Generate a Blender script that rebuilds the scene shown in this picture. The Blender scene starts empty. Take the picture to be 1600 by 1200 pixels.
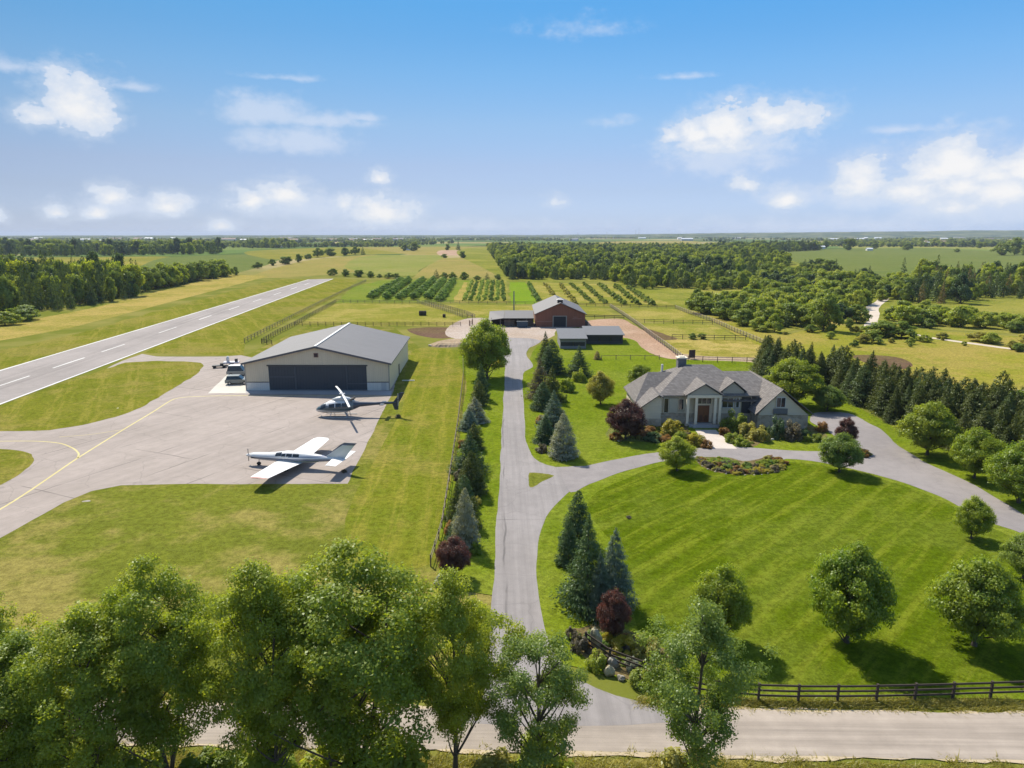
import bpy, bmesh, math, random
import numpy as np
from mathutils import Vector, Matrix
from mathutils.geometry import tessellate_polygon

# ---------------------------------------------------------------- camera, sky, sun, exposure
S = bpy.context.scene
COL = S.collection
PITCH, FPX, CAMH = math.radians(12.23), 1080.0, 28.0
cam_d = bpy.data.cameras.new('camera'); cam = bpy.data.objects.new('camera', cam_d); COL.objects.link(cam)
cam.location = (0, 0, CAMH); cam.rotation_euler = (math.pi/2 - PITCH, 0, 0)
cam_d.sensor_width = 36; cam_d.lens = FPX/1600*36; cam_d.clip_start = .5; cam_d.clip_end = 60000
S.camera = cam
SUN_EL = math.radians(49); SUN_DIR = Vector((-.54*math.cos(SUN_EL)/.9986, .84*math.cos(SUN_EL)/.9986, math.sin(SUN_EL))).normalized()
sun_d = bpy.data.lights.new('sun', 'SUN'); sun = bpy.data.objects.new('sun', sun_d); COL.objects.link(sun)
sun_d.energy = 4.5; sun_d.angle = math.radians(.5); sun_d.color = (1, .925, .79)
sun.location = (0, 0, 300); sun.rotation_euler = SUN_DIR.to_track_quat('Z', 'Y').to_euler()
S.view_settings.view_transform = 'Standard'; S.view_settings.look = 'None'
S.view_settings.exposure = 0.7; S.view_settings.gamma = 1
HAZE = 7e-5
S.cycles.max_bounces = 8; S.cycles.diffuse_bounces = 4; S.cycles.glossy_bounces = 2
S.cycles.transmission_bounces = 4; S.cycles.transparent_max_bounces = 4; S.cycles.volume_bounces = 0
S.cycles.use_denoising = True; S.cycles.use_adaptive_sampling = True; S.cycles.adaptive_threshold = .012
S.cycles.caustics_reflective = False; S.cycles.caustics_refractive = False
try: S.cycles.denoiser = 'OPENIMAGEDENOISE'
except Exception: pass

class NT:
    """small node-tree writer"""
    def __init__(s, nt): s.nt = nt
    def n(s, t, **kw):
        nd = s.nt.nodes.new(t)
        for k, v in kw.items():
            if k == 'inp':
                for a, b in v.items():
                    if isinstance(b, bpy.types.NodeSocket): s.nt.links.new(b, nd.inputs[a])
                    else: nd.inputs[a].default_value = b
            else: setattr(nd, k, v)
        return nd
    def math(s, op, a, b=0.0, c=0.0, clamp=False): return s.n('ShaderNodeMath', operation=op, use_clamp=clamp, inp={0: a, 1: b, 2: c}).outputs[0]
    def vmath(s, op, a, b=(0, 0, 0)): return s.n('ShaderNodeVectorMath', operation=op, inp={0: a, 1: b})
    def noise(s, vec, scale, detail=3, rough=.55, dim='3D'):
        return s.n('ShaderNodeTexNoise', noise_dimensions=dim, inp={'Vector': vec, 'Scale': scale, 'Detail': detail, 'Roughness': rough}).outputs[0]
    def mix(s, f, a, b, bt='MIX'):
        nd = s.n('ShaderNodeMix', data_type='RGBA', blend_type=bt)
        for i, v in ((0, f), (6, a), (7, b)):
            if isinstance(v, bpy.types.NodeSocket): s.nt.links.new(v, nd.inputs[i])
            else: nd.inputs[i].default_value = (*v, 1) if isinstance(v, tuple) and len(v) == 3 else v
        return nd.outputs[2]
    def step(s, x, lo, hi): return s.n('ShaderNodeMapRange', interpolation_type='SMOOTHSTEP', inp={0: x, 1: lo, 2: hi, 3: 0.0, 4: 1.0}).outputs[0]
    def ramp(s, x, stops):
        nd = s.n('ShaderNodeValToRGB'); e = nd.color_ramp.elements
        while len(e) < len(stops): e.new(.5)
        for el, (p, c) in zip(e, stops): el.position = p; el.color = (*c, 1)
        s.nt.links.new(x, nd.inputs[0]); return nd.outputs[0]

def build_world():
    w = bpy.data.worlds.new('World'); S.world = w; w.use_nodes = True
    t = NT(w.node_tree); w.node_tree.nodes.clear()
    sky = t.n('ShaderNodeTexSky', sky_type='NISHITA', sun_disc=False, sun_elevation=SUN_EL, sun_rotation=math.atan2(SUN_DIR.x, SUN_DIR.y),
              altitude=250, air_density=1.0, dust_density=.6, ozone_density=1.6)
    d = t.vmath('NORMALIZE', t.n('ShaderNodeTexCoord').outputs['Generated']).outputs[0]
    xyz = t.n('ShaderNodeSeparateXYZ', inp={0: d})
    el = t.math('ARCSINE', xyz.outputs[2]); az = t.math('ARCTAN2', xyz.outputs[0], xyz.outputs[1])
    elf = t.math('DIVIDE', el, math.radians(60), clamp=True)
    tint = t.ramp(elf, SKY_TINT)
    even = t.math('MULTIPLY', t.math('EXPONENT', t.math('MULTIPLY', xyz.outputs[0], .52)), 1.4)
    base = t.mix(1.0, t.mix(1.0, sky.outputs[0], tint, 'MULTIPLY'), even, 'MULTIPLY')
    # cumulus clouds, laid out by compass direction and height above the horizon
    q = t.n('ShaderNodeCombineXYZ', inp={0: az, 1: t.math('MULTIPLY', el, 1.5), 2: 0.0}).outputs[0]
    n1 = t.noise(q, 24, 8, .62); n2 = t.noise(t.vmath('ADD', q, (.006, -.010, 3.1)).outputs[0], 55, 4, .6)
    nz = t.math('ADD', t.math('MULTIPLY', t.math('SUBTRACT', n1, .5), 2.0), t.math('MULTIPLY', t.math('SUBTRACT', n2, .5), .95))
    def blobs(lst):
        acc = None
        for (u, v, ru, rv, wgt) in lst:
            a0, e0 = math.atan((u-800)/FPX*1.0), math.atan((600-v)/FPX) - PITCH
            k = math.cos(a0)
            dx = t.math('MULTIPLY', t.math('SUBTRACT', az, a0), FPX/ru/k/k*1.0)
            dy = t.math('MULTIPLY', t.math('SUBTRACT', el, (e0-rv*.25/FPX)*k), FPX/rv/1.15); dy = t.math('MAXIMUM', dy, t.math('MULTIPLY', dy, -1.7))
            r2 = t.math('ADD', t.math('MULTIPLY', dx, dx), t.math('MULTIPLY', dy, dy))
            f = t.math('MULTIPLY', t.math('SUBTRACT', 1.0, t.math('SQRT', r2)), wgt)
            acc = f if acc is None else t.math('MAXIMUM', acc, f)
        return acc
    cum = blobs(CLOUDS_BRIGHT); thin = blobs(CLOUDS_THIN)
    dd = t.math('ADD', cum, t.math('MULTIPLY', nz, .85)); dens = t.math('MAXIMUM', t.step(dd, .03, .22), t.math('MULTIPLY', t.step(dd, -.5, .35), .55))
    veil = t.math('MULTIPLY', t.step(t.math('ADD', thin, t.math('MULTIPLY', nz, .62)), -.05, .75), .62)
    lit = t.step(t.math('ADD', t.math('MULTIPLY', nz, .8), cum), .15, .95)
    ccol = t.mix(lit, (2.82, 3.14, 3.66), (4.03, 3.95, 3.87))
    c1 = t.mix(veil, base, (2.88, 3.19, 3.77))
    c2 = t.mix(t.math('MULTIPLY', dens, .88), c1, ccol)
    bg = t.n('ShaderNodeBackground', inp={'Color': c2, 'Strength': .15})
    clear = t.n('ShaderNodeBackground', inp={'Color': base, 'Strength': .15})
    # clouds only stand low in the northern sky: elsewhere skip working them out
    band = t.math('MULTIPLY', t.math('MULTIPLY', t.math('LESS_THAN', el, .36), t.math('GREATER_THAN', el, -.02)), t.math('LESS_THAN', t.math('ABSOLUTE', az), 1.0))
    bg = t.n('ShaderNodeMixShader', inp={0: band, 1: clear.outputs[0], 2: bg.outputs[0]})
    w.node_tree.links.new(bg.outputs[0], t.n('ShaderNodeOutputWorld').inputs[0])

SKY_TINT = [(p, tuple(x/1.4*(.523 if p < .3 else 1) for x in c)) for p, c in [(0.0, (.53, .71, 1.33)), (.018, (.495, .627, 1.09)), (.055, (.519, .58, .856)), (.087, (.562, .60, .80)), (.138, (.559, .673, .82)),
    (.197, (.45, .703, .877)), (.24, (.363, .696, .90)), (.277, (.311, .709, .938)), (.5, (.95, .95, .90))]]  # low sky dimmed; unseen upper dome kept brighter as added fill light
CLOUDS_BRIGHT = [(1400, 290, 60, 28, .85), (1640, 240, 70, 44, 1.1), (1545, 292, 90, 30, .9), (1480, 285, 60, 26, .9), (1100, 222, 70, 22, .7), (160, 158, 63, 44, 1.0), (105, 178, 41, 20, 0.8), (196, 165, 26, 22, 0.8), (168, 140, 37, 29, 0.8), (1115, 190, 61, 34, 1.15), (1075, 205, 37, 22, 1.0), (1035, 210, 22, 14, 0.8), (1190, 182, 73, 27, 0.75), (1170, 175, 39, 22, 0.8), (1325, 275, 51, 34, 1.1), (1460, 252, 76, 41, 1.15), (1570, 258, 46, 27, 1.0), (1420, 268, 49, 27, 0.8), (1520, 270, 73, 32, 0.7), (1660, 262, 85, 49, 0.9), (605, 327, 63, 27, 0.95), (455, 300, 49, 22, 0.85), (405, 312, 49, 17, 0.75), (280, 318, 37, 17, 0.9), (200, 305, 39, 15, 0.75), (110, 330, 26, 14, 0.8), (172, 332, 26, 12, 0.8), (601, 277, 20, 12, 0.85), (545, 318, 18, 16, 0.7), (355, 352, 28, 12, 0.7), (1215, 310, 24, 18, 0.8), (1155, 285, 24, 14, 0.7), (863, 315, 18, 10, 0.6), (5, 250, 16, 14, 0.6), (10, 335, 22, 12, 0.7), (1470, 322, 44, 15, 0.7)]
CLOUDS_THIN = [(440, 170, 95, 30, 1.0), (520, 185, 100, 16, .9), (480, 215, 110, 30, .9), (580, 182, 50, 9, .8), (1110, 240, 120, 38, .95), (1500, 300, 190, 62, 1.25), (1590, 290, 90, 40, 1.2), (1340, 310, 90, 24, .8),
    (1220, 300, 80, 24, .7), (240, 132, 60, 10, .7), (210, 320, 130, 26, .8), (500, 320, 150, 30, .8), (945, 188, 40, 12, .6), (1150, 215, 110, 40, .8),
    (70, 98, 110, 12, .55), (470, 120, 80, 6, .5), (1050, 118, 70, 6, .5), (1380, 200, 90, 8, .55), (900, 40, 90, 18, .35), (700, 350, 300, 16, .45), (1300, 350, 350, 22, .6)]
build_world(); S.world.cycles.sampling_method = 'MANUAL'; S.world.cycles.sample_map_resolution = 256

# ---------------------------------------------------------------- helpers
def ang(v): return math.atan((v-600)/FPX) + PITCH
def G(u, v):
    """ground point seen at (u, v) of the 1600x1200 survey picture"""
    Y = CAMH/math.tan(ang(v)); return ((u-800)/FPX*(Y*math.cos(PITCH)+CAMH*math.sin(PITCH)), Y)
def GP(lst): return [(p[1], p[2]) if p[0] == 'g' else G(*p) for p in lst]
def depth(Y, z=0): return Y*math.cos(PITCH) + (CAMH-z)*math.sin(PITCH)
def zat(v, Y): return CAMH - Y*math.tan(ang(v))
def link(o, parent=None):
    COL.objects.link(o)
    if parent: o.parent = parent
    return o
def tag(o, label=None, cat=None, group=None, kind=None):
    for k, v in (('label', label), ('category', cat), ('group', group), ('kind', kind)):
        if v: o[k] = v
    return o
def root(name, loc, label, cat, group=None, rz=0, scale=(1, 1, 1)):
    o = bpy.data.objects.new(name, None); link(o); o.location = loc; o.rotation_euler = (0, 0, rz); o.scale = scale; o.empty_display_size = .5
    return tag(o, label, cat, group)
def mesh_np(name, V, F, mats=(), midx=None, tint=None, smooth=False):
    """V (n,3); F list of faces or (m,k) array"""
    me = bpy.data.meshes.new(name); V = np.asarray(V, np.float32)
    if isinstance(F, np.ndarray):
        m, k = F.shape; tot = np.full(m, k, np.int32); flat = F.reshape(-1).astype(np.int32)
    else:
        tot = np.array([len(f) for f in F], np.int32); flat = np.array([i for f in F for i in f], np.int32); m = len(F)
    me.vertices.add(len(V)); me.vertices.foreach_set('co', V.reshape(-1))
    me.loops.add(len(flat)); me.loops.foreach_set('vertex_index', flat)
    me.polygons.add(m); me.polygons.foreach_set('loop_start', np.concatenate(([0], np.cumsum(tot)[:-1])).astype(np.int32)); me.polygons.foreach_set('loop_total', tot)
    for mt in mats: me.materials.append(mt)
    if midx is not None: me.polygons.foreach_set('material_index', np.asarray(midx, np.int32))
    if smooth: me.polygons.foreach_set('use_smooth', np.ones(m, bool))
    if tint is not None:
        a = me.attributes.new('tint', 'FLOAT', 'POINT'); a.data.foreach_set('value', np.asarray(tint, np.float32))
    me.update(calc_edges=True); me.validate(); return me
def obj(name, me, parent=None, loc=(0, 0, 0), rz=0):
    o = bpy.data.objects.new(name, me); link(o, parent); o.location = loc; o.rotation_euler = (0, 0, rz); return o
class MB:
    """collects simple solids into one mesh"""
    def __init__(s): s.v = []; s.f = []
    def add(s, V, F):
        b = len(s.v); s.v += [tuple(p) for p in V]; s.f += [tuple(i+b for i in f) for f in F]; return s
    def box(s, x0, x1, y0, y1, z0, z1):
        return s.add([(x0, y0, z0), (x1, y0, z0), (x1, y1, z0), (x0, y1, z0), (x0, y0, z1), (x1, y0, z1), (x1, y1, z1), (x0, y1, z1)],
                     [(3, 2, 1, 0), (4, 5, 6, 7), (0, 1, 5, 4), (1, 2, 6, 5), (2, 3, 7, 6), (3, 0, 4, 7)])
    def bar(s, a, b, w, h):
        """box beam from a to b; w across, h upright"""
        a, b = Vector(a), Vector(b); d = (b-a).normalized(); side = d.cross(Vector((0, 0, 1)))
        side = side.normalized() if side.length > 1e-4 else Vector((1, 0, 0)); up = side.cross(d)
        V = [p+side*i*w/2+up*j*h/2 for p in (a, b) for i, j in ((-1, -1), (1, -1), (1, 1), (-1, 1))]
        return s.add(V, [(3, 2, 1, 0), (4, 5, 6, 7), (0, 1, 5, 4), (1, 2, 6, 5), (2, 3, 7, 6), (3, 0, 4, 7)])
    def hull(s, pts):
        bm = bmesh.new()
        for p in pts: bm.verts.new(p)
        bmesh.ops.convex_hull(bm, input=bm.verts); bmesh.ops.delete(bm, geom=[v for v in bm.verts if not v.link_faces], context='VERTS')
        bmesh.ops.dissolve_limit(bm, angle_limit=.01, verts=bm.verts, edges=bm.edges)
        bmesh.ops.recalc_face_normals(bm, faces=bm.faces); bm.verts.index_update()
        s.add([v.co.copy() for v in bm.verts], [[v.index for v in f.verts] for f in bm.faces]); bm.free(); return s
    def tube(s, pts, rad, sides=8, cap=True):
        V, F = tube_np(pts, rad, sides); b = len(s.v); s.add(V, F.tolist())
        if cap:
            n = len(pts); s.f += [tuple(b+i for i in range(sides))[::-1], tuple(b+(n-1)*sides+i for i in range(sides))]
        return s
    def loft(s, secs):
        """secs: list of equal-length rings of points; closed tube with caps"""
        k = len(secs[0]); b = len(s.v)
        for r in secs: s.v += [tuple(p) for p in r]
        for i in range(len(secs)-1):
            for j in range(k): s.f.append((b+i*k+j, b+i*k+(j+1) % k, b+(i+1)*k+(j+1) % k, b+(i+1)*k+j))
        s.f += [tuple(b+j for j in range(k))[::-1], tuple(b+(len(secs)-1)*k+j for j in range(k))]; return s
    def obj(s, name, mat, parent=None, smooth=False, bevel=0, sub=0, loc=(0, 0, 0)):
        me = bpy.data.meshes.new(name); me.from_pydata(s.v, [], s.f); me.materials.append(mat)
        bm = bmesh.new(); bm.from_mesh(me); bmesh.ops.recalc_face_normals(bm, faces=bm.faces)
        if bevel: bmesh.ops.bevel(bm, geom=[e for e in bm.edges if len(e.link_faces) == 2 and e.calc_face_angle(0) > .5], offset=bevel, segments=2, affect='EDGES', clamp_overlap=True)
        bm.to_mesh(me); bm.free()
        if smooth: me.polygons.foreach_set('use_smooth', [True]*len(me.polygons))
        o = obj(name, me, parent, loc)
        if sub: m = o.modifiers.new('sub', 'SUBSURF'); m.levels = m.render_levels = sub
        return o
def tube_np(pts, rad, sides=6):
    P = np.asarray(pts, float); n = len(P); T = np.gradient(P, axis=0); T /= np.linalg.norm(T, axis=1)[:, None]+1e-9
    ref = np.array([0, 0, 1.]) if abs(T[0][2]) < .9 else np.array([1., 0, 0])
    A = np.cross(T, ref); A /= np.linalg.norm(A, axis=1)[:, None]+1e-9; B = np.cross(T, A)
    th = np.arange(sides)/sides*2*math.pi; R = np.broadcast_to(np.asarray(rad, float), (n,))
    V = P[:, None]+R[:, None, None]*(np.cos(th)[None, :, None]*A[:, None]+np.sin(th)[None, :, None]*B[:, None])
    i = np.arange(n-1)[:, None]*sides; j = np.arange(sides)[None]; k = (j+1) % sides
    F = np.stack([i+j, i+k, i+sides+k, i+sides+j], -1).reshape(-1, 4)
    return V.reshape(-1, 3), F

# ---------------------------------------------------------------- materials
def mat(name):
    m = bpy.data.materials.new(name); m.use_nodes = True; m.node_tree.nodes.clear(); t = NT(m.node_tree)
    out = t.n('ShaderNodeOutputMaterial'); return m, t, out
def pos(t): return t.n('ShaderNodeNewGeometry').outputs['Position']
def wire(t, out, sh): t.nt.links.new(sh, out.inputs[0])
def plain(name, col, rough=.6, metal=0, var=.12, scale=3, spec=.4, col2=None, bump=0, coord='Object'):
    m, t, out = mat(name); p = t.n('ShaderNodeTexCoord').outputs[coord]
    n = t.noise(p, scale, 5, .6); n2 = t.noise(p, scale*.17, 3)
    c = t.mix(n2, col, col2) if col2 else t.n('ShaderNodeRGB').outputs[0]
    if not col2: c.default_value = (*col, 1)
    k = t.math('ADD', 1-var, t.math('MULTIPLY', n, 2*var)); c = t.mix(1.0, c, k, 'MULTIPLY')
    b = t.n('ShaderNodeBsdfPrincipled', inp={'Base Color': c, 'Roughness': rough, 'Metallic': metal, 'Specular IOR Level': spec})
    if bump: t.nt.links.new(t.n('ShaderNodeBump', inp={'Height': n, 'Strength': bump, 'Distance': .05}).outputs[0], b.inputs['Normal'])
    wire(t, out, b.outputs[0]); return m
def grass(name, c1, c2, dry=(.30, .25, .09), dry_amt=.3, stripe=None, dry_scale=.07, fine=.38):
    """mown or rough turf: large patches, dry spots, mowing bands (angle, period, strength), blade grain"""
    m, t, out = mat(name); p = pos(t)
    big = t.noise(p, .035, 4, .6); mid = t.noise(p, .32, 5, .62); fn = t.noise(p, 1.5, 6, .82); vf = t.noise(p, 7, 3, .8)
    c = t.mix(t.step(t.math('ADD', t.math('MULTIPLY', big, .55), t.math('MULTIPLY', mid, .45)), .35, .65), c1, c2)
    if stripe:
        a, per, amt = stripe
        r = t.n('ShaderNodeVectorRotate', rotation_type='Z_AXIS', inp={'Vector': p, 'Angle': -a}).outputs[0]
        wob = t.noise(p, .12, 3); s = t.n('ShaderNodeSeparateXYZ', inp={0: r})
        ph = t.math('ADD', t.math('MULTIPLY', s.outputs[1], 2*math.pi/per), t.math('MULTIPLY', wob, 2.2))
        st = t.n('ShaderNodeCombineXYZ', inp={0: t.math('MULTIPLY', s.outputs[0], .09), 1: t.math('MULTIPLY', s.outputs[1], 1.1), 2: 0.0}).outputs[0]
        sn = t.noise(st, 1.0, 4, .65)
        band = t.math('MULTIPLY', t.math('ADD', t.math('MULTIPLY', t.math('SINE', ph), .5), .5), t.step(sn, .40, .60))
        c = t.mix(t.math('MULTIPLY', band, amt), c, tuple(min(1, x*k) for x, k in zip(c2, (1.75, 1.45, 2.6))))
    if dry_amt:
        dn = t.math('ADD', t.math('MULTIPLY', t.noise(t.vmath('ADD', p, (31, 17, 5)).outputs[0], dry_scale, 5, .62), .75), t.math('MULTIPLY', mid, .25))
        c = t.mix(t.math('MULTIPLY', t.step(dn, .45, .60), dry_amt), c, dry)
    k = t.math('ADD', .57, t.math('ADD', t.math('MULTIPLY', t.step(fn, .37, .63), fine*1.35), t.math('MULTIPLY', t.step(vf, .36, .64), .36)))
    c = t.mix(1.0, c, k, 'MULTIPLY')
    b = t.n('ShaderNodeBsdfDiffuse', inp={'Color': c, 'Roughness': 0.0})
    bm = t.n('ShaderNodeBump', inp={'Height': t.math('ADD', fn, t.math('MULTIPLY', vf, .5)), 'Strength': .55, 'Distance': .12})
    t.nt.links.new(bm.outputs[0], b.inputs['Normal']); wire(t, out, b.outputs[0]); return m
def paving(name, c1, c2, crack=.0, streak=None, sk=.5, joint=None):
    m, t, out = mat(name); p = pos(t)
    big = t.noise(p, .06, 5, .6); mid = t.noise(p, .7, 5, .65); fn = t.noise(p, 14, 3, .8)
    c = t.mix(t.step(t.math('ADD', t.math('MULTIPLY', big, .6), t.math('MULTIPLY', mid, .4)), .36, .64), c1, c2)
    if streak:
        a, x0, w, period = streak
        r = t.n('ShaderNodeVectorRotate', rotation_type='Z_AXIS', inp={'Vector': p, 'Angle': -a}).outputs[0]
        s = t.n('ShaderNodeSeparateXYZ', inp={0: r})
        sv = t.n('ShaderNodeCombineXYZ', inp={0: t.math('MULTIPLY', s.outputs[0], .02), 1: s.outputs[1], 2: 0.0}).outputs[0]
        sn = t.noise(sv, period, 4, .7)
        d = t.math('ABSOLUTE', t.math('SUBTRACT', s.outputs[1], x0))
        f = t.math('MULTIPLY', t.math('SUBTRACT', 1.0, t.step(d, w*.2, w)), t.step(sn, .35, .7))
        c = t.mix(t.math('MULTIPLY', f, sk), c, tuple(x*.45 for x in c1))
        c = t.mix(t.math('MULTIPLY', t.step(sn, .3, .8), sk*.35), c, tuple(x*.7 for x in c1))
    if crack:
        vo = t.n('ShaderNodeTexVoronoi', feature='DISTANCE_TO_EDGE', inp={'Vector': t.vmath('ADD', p, t.n('ShaderNodeTexNoise', inp={'Vector': p, 'Scale': .5, 'Detail': 3.0}).outputs[1]).outputs[0], 'Scale': .16})
        cr = t.math('MULTIPLY', t.math('SUBTRACT', 1.0, t.step(vo.outputs[0], .0, .012)), crack)
        c = t.mix(cr, c, tuple(x*.5 for x in c1))
    if joint:
        for an, per in ((joint[0], joint[1]), (joint[0]+math.pi/2, joint[1]*2.3)):
            r = t.n('ShaderNodeVectorRotate', rotation_type='Z_AXIS', inp={'Vector': p, 'Angle': -an}).outputs[0]
            yy = t.math('ADD', t.n('ShaderNodeSeparateXYZ', inp={0: r}).outputs[1], t.math('MULTIPLY', t.noise(p, .15, 3), .8))
            ln = t.math('SUBTRACT', 1.0, t.step(t.math('PINGPONG', yy, per/2), .03, .14))
            c = t.mix(t.math('MULTIPLY', t.math('MULTIPLY', ln, t.step(t.noise(t.vmath('ADD', p, (an*9, 0, 0)).outputs[0], .09, 3), .42, .6)), .8), c, tuple(x*.42 for x in c1))
        st = t.step(t.noise(p, .35, 6, .75), .60, .74); c = t.mix(t.math('MULTIPLY', st, .42), c, tuple(x*.6 for x in c1))
    c = t.mix(1.0, c, t.math('ADD', .86, t.math('MULTIPLY', fn, .28)), 'MULTIPLY')
    b = t.n('ShaderNodeBsdfPrincipled', inp={'Base Color': c, 'Roughness': .85, 'Specular IOR Level': .25})
    t.nt.links.new(t.n('ShaderNodeBump', inp={'Height': fn, 'Strength': .25, 'Distance': .03}).outputs[0], b.inputs['Normal'])
    wire(t, out, b.outputs[0]); return m
def leafmat(name, ca, cb, trans=.55, warm=(1.5, 1.4, .55), k=2.9):
    ca, cb = (tuple(min(.7, x*k) for x in c) for c in (ca, cb)); m, t, out = mat(name)
    ti = t.n('ShaderNodeAttribute', attribute_name='tint').outputs['Fac']; ri = t.n('ShaderNodeObjectInfo').outputs['Random']
    f = t.math('ADD', t.math('MULTIPLY', ti, .62), t.math('MULTIPLY', ri, .38), clamp=True)
    c = t.mix(f, ca, cb); tc = t.mix(1.0, c, warm, 'MULTIPLY')
    d = t.n('ShaderNodeBsdfDiffuse', inp={'Color': c}); tr = t.n('ShaderNodeBsdfTranslucent', inp={'Color': tc})
    g = t.n('ShaderNodeBsdfGlossy', inp={'Color': (.6, .65, .6, 1), 'Roughness': .42})
    a = t.n('ShaderNodeMixShader', inp={0: trans, 1: d.outputs[0], 2: tr.outputs[0]})
    b = t.n('ShaderNodeMixShader', inp={0: .028, 1: a.outputs[0], 2: g.outputs[0]})
    wire(t, out, b.outputs[0]); return m
def siding(name, col, axis=0, per=.3, amt=.25, rough=.45, metal=0, var=.06, streak=True):
    """ribbed sheet or boarding: ribs repeat along the object's axis"""
    m, t, out = mat(name); p = t.n('ShaderNodeTexCoord').outputs['Object']; s = t.n('ShaderNodeSeparateXYZ', inp={0: p})
    x = t.math('PINGPONG', s.outputs[axis], per/2); rib = t.step(x, per*.34, per*.48)
    sc = [1., 1., 1.]; sc[axis] = 2.2; 
    for i in range(3):
        if i != axis: sc[i] = .18
    n = t.noise(t.vmath('MULTIPLY', p, tuple(sc)).outputs[0], 1.3, 5, .65)
    c = t.mix(1.0, col, t.math('ADD', 1-var*2, t.math('MULTIPLY', n, var*4)), 'MULTIPLY')
    c = t.mix(t.math('MULTIPLY', rib, amt), c, tuple(k*.55 for k in col))
    b = t.n('ShaderNodeBsdfPrincipled', inp={'Base Color': c, 'Roughness': rough, 'Metallic': metal, 'Specular IOR Level': .4})
    t.nt.links.new(t.n('ShaderNodeBump', inp={'Height': rib, 'Strength': .6, 'Distance': .03}).outputs[0], b.inputs['Normal'])
    wire(t, out, b.outputs[0]); return m
def masonry(name, c1, c2, mortar, scale=1.2, kind='stone'):
    m, t, out = mat(name); p = t.n('ShaderNodeTexCoord').outputs['Object']
    if kind == 'brick':
        sw = t.n('ShaderNodeSeparateXYZ', inp={0: p}); q = t.n('ShaderNodeCombineXYZ', inp={0: t.math('ADD', sw.outputs[0], sw.outputs[1]), 1: sw.outputs[2], 2: 0.0}).outputs[0]
        br = t.n('ShaderNodeTexBrick', inp={'Vector': q, 'Color1': (*c1, 1), 'Color2': (*c2, 1), 'Mortar': (*mortar, 1), 'Scale': scale, 'Mortar Size': .012, 'Brick Width': .5, 'Row Height': .17}); c = br.outputs[0]; h = br.outputs[1]
    else:
        vo = t.n('ShaderNodeTexVoronoi', inp={'Vector': p, 'Scale': scale}); ve = t.n('ShaderNodeTexVoronoi', feature='DISTANCE_TO_EDGE', inp={'Vector': p, 'Scale': scale})
        h = t.step(ve.outputs[0], .02, .09); cc = t.mix(t.n('ShaderNodeSeparateXYZ', inp={0: vo.outputs['Color']}).outputs[0], c1, c2); c = t.mix(h, mortar, cc)
    c = t.mix(1.0, c, t.math('ADD', .75, t.math('MULTIPLY', t.noise(p, 2.2, 5, .65), .5)), 'MULTIPLY')
    b = t.n('ShaderNodeBsdfPrincipled', inp={'Base Color': c, 'Roughness': .85, 'Specular IOR Level': .2})
    t.nt.links.new(t.n('ShaderNodeBump', inp={'Height': h, 'Strength': .5, 'Distance': .04}).outputs[0], b.inputs['Normal'])
    wire(t, out, b.outputs[0]); return m
def shingle(name, c1, c2):
    m, t, out = mat(name); p = t.n('ShaderNodeTexCoord').outputs['Object']; s = t.n('ShaderNodeSeparateXYZ', inp={0: p})
    q = t.n('ShaderNodeCombineXYZ', inp={0: t.math('ADD', s.outputs[0], s.outputs[1]), 1: s.outputs[2], 2: 0.0}).outputs[0]
    br = t.n('ShaderNodeTexBrick', inp={'Vector': q, 'Color1': (.78, .78, .78, 1), 'Color2': (1.2, 1.2, 1.2, 1), 'Mortar': (.6, .6, .6, 1), 'Scale': 1.0, 'Mortar Size': .02, 'Brick Width': .45, 'Row Height': .16})
    c = t.mix(t.noise(p, 1.4, 5, .7), c1, c2); c = t.mix(1.0, c, br.outputs[0], 'MULTIPLY')
    c = t.mix(1.0, c, t.math('ADD', .8, t.math('MULTIPLY', t.noise(p, 9, 2), .4)), 'MULTIPLY')
    b = t.n('ShaderNodeBsdfPrincipled', inp={'Base Color': c, 'Roughness': .9, 'Specular IOR Level': .2}); wire(t, out, b.outputs[0]); return m
def glassy(name, col=(.02, .03, .035)):
    m, t, out = mat(name); b = t.n('ShaderNodeBsdfPrincipled', inp={'Base Color': (*col, 1), 'Roughness': .08, 'Specular IOR Level': .8}); wire(t, out, b.outputs[0]); return m
# ---------------------------------------------------------------- ground, fields, pavings
LAID = []
def inside(P, R):
    """which points P lie in polygon R"""
    P = np.asarray(P, float); R = np.asarray(R, float); x, y = P[:, 0][:, None], P[:, 1][:, None]; a, b = R, np.roll(R, -1, 0)
    c = ((a[:, 1] > y) != (b[:, 1] > y)) & (x < (b[:, 0]-a[:, 0])*(y-a[:, 1])/(b[:, 1]-a[:, 1]+1e-12)+a[:, 0]); return c.sum(1) % 2 == 1
def spline(P, closed=True, step=1.5, tension=.5):
    P = np.array(P, float); n = len(P); out = []
    for i in range(n if closed else n-1):
        p0, p1, p2, p3 = (P[(i-1) % n], P[i], P[(i+1) % n], P[(i+2) % n]) if closed else (P[max(i-1, 0)], P[i], P[i+1], P[min(i+2, n-1)])
        d = np.linalg.norm(p2-p1); k = int(min(60, max(2, d/step)))
        for t in np.arange(k)/k:
            m1, m2 = tension*(p2-p0)*min(1, 1.0*d/(np.linalg.norm(p2-p0)+1e-6)*1.0), tension*(p3-p1)*min(1, d/(np.linalg.norm(p3-p1)+1e-6))
            out.append((2*t**3-3*t**2+1)*p1+(t**3-2*t**2+t)*m1*1.6+(-2*t**3+3*t**2)*p2+(t**3-t**2)*m2*1.6)
    if not closed: out.append(P[-1])
    return np.array(out)
def dense(P, step=2.0):
    P = np.array(P, float); out = []
    for a, b in zip(P, np.roll(P, -1, 0)):
        k = int(min(400, max(1, np.linalg.norm(b-a)/step)))
        out += [a+(b-a)*t for t in np.arange(k)/k]
    return np.array(out)
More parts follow.
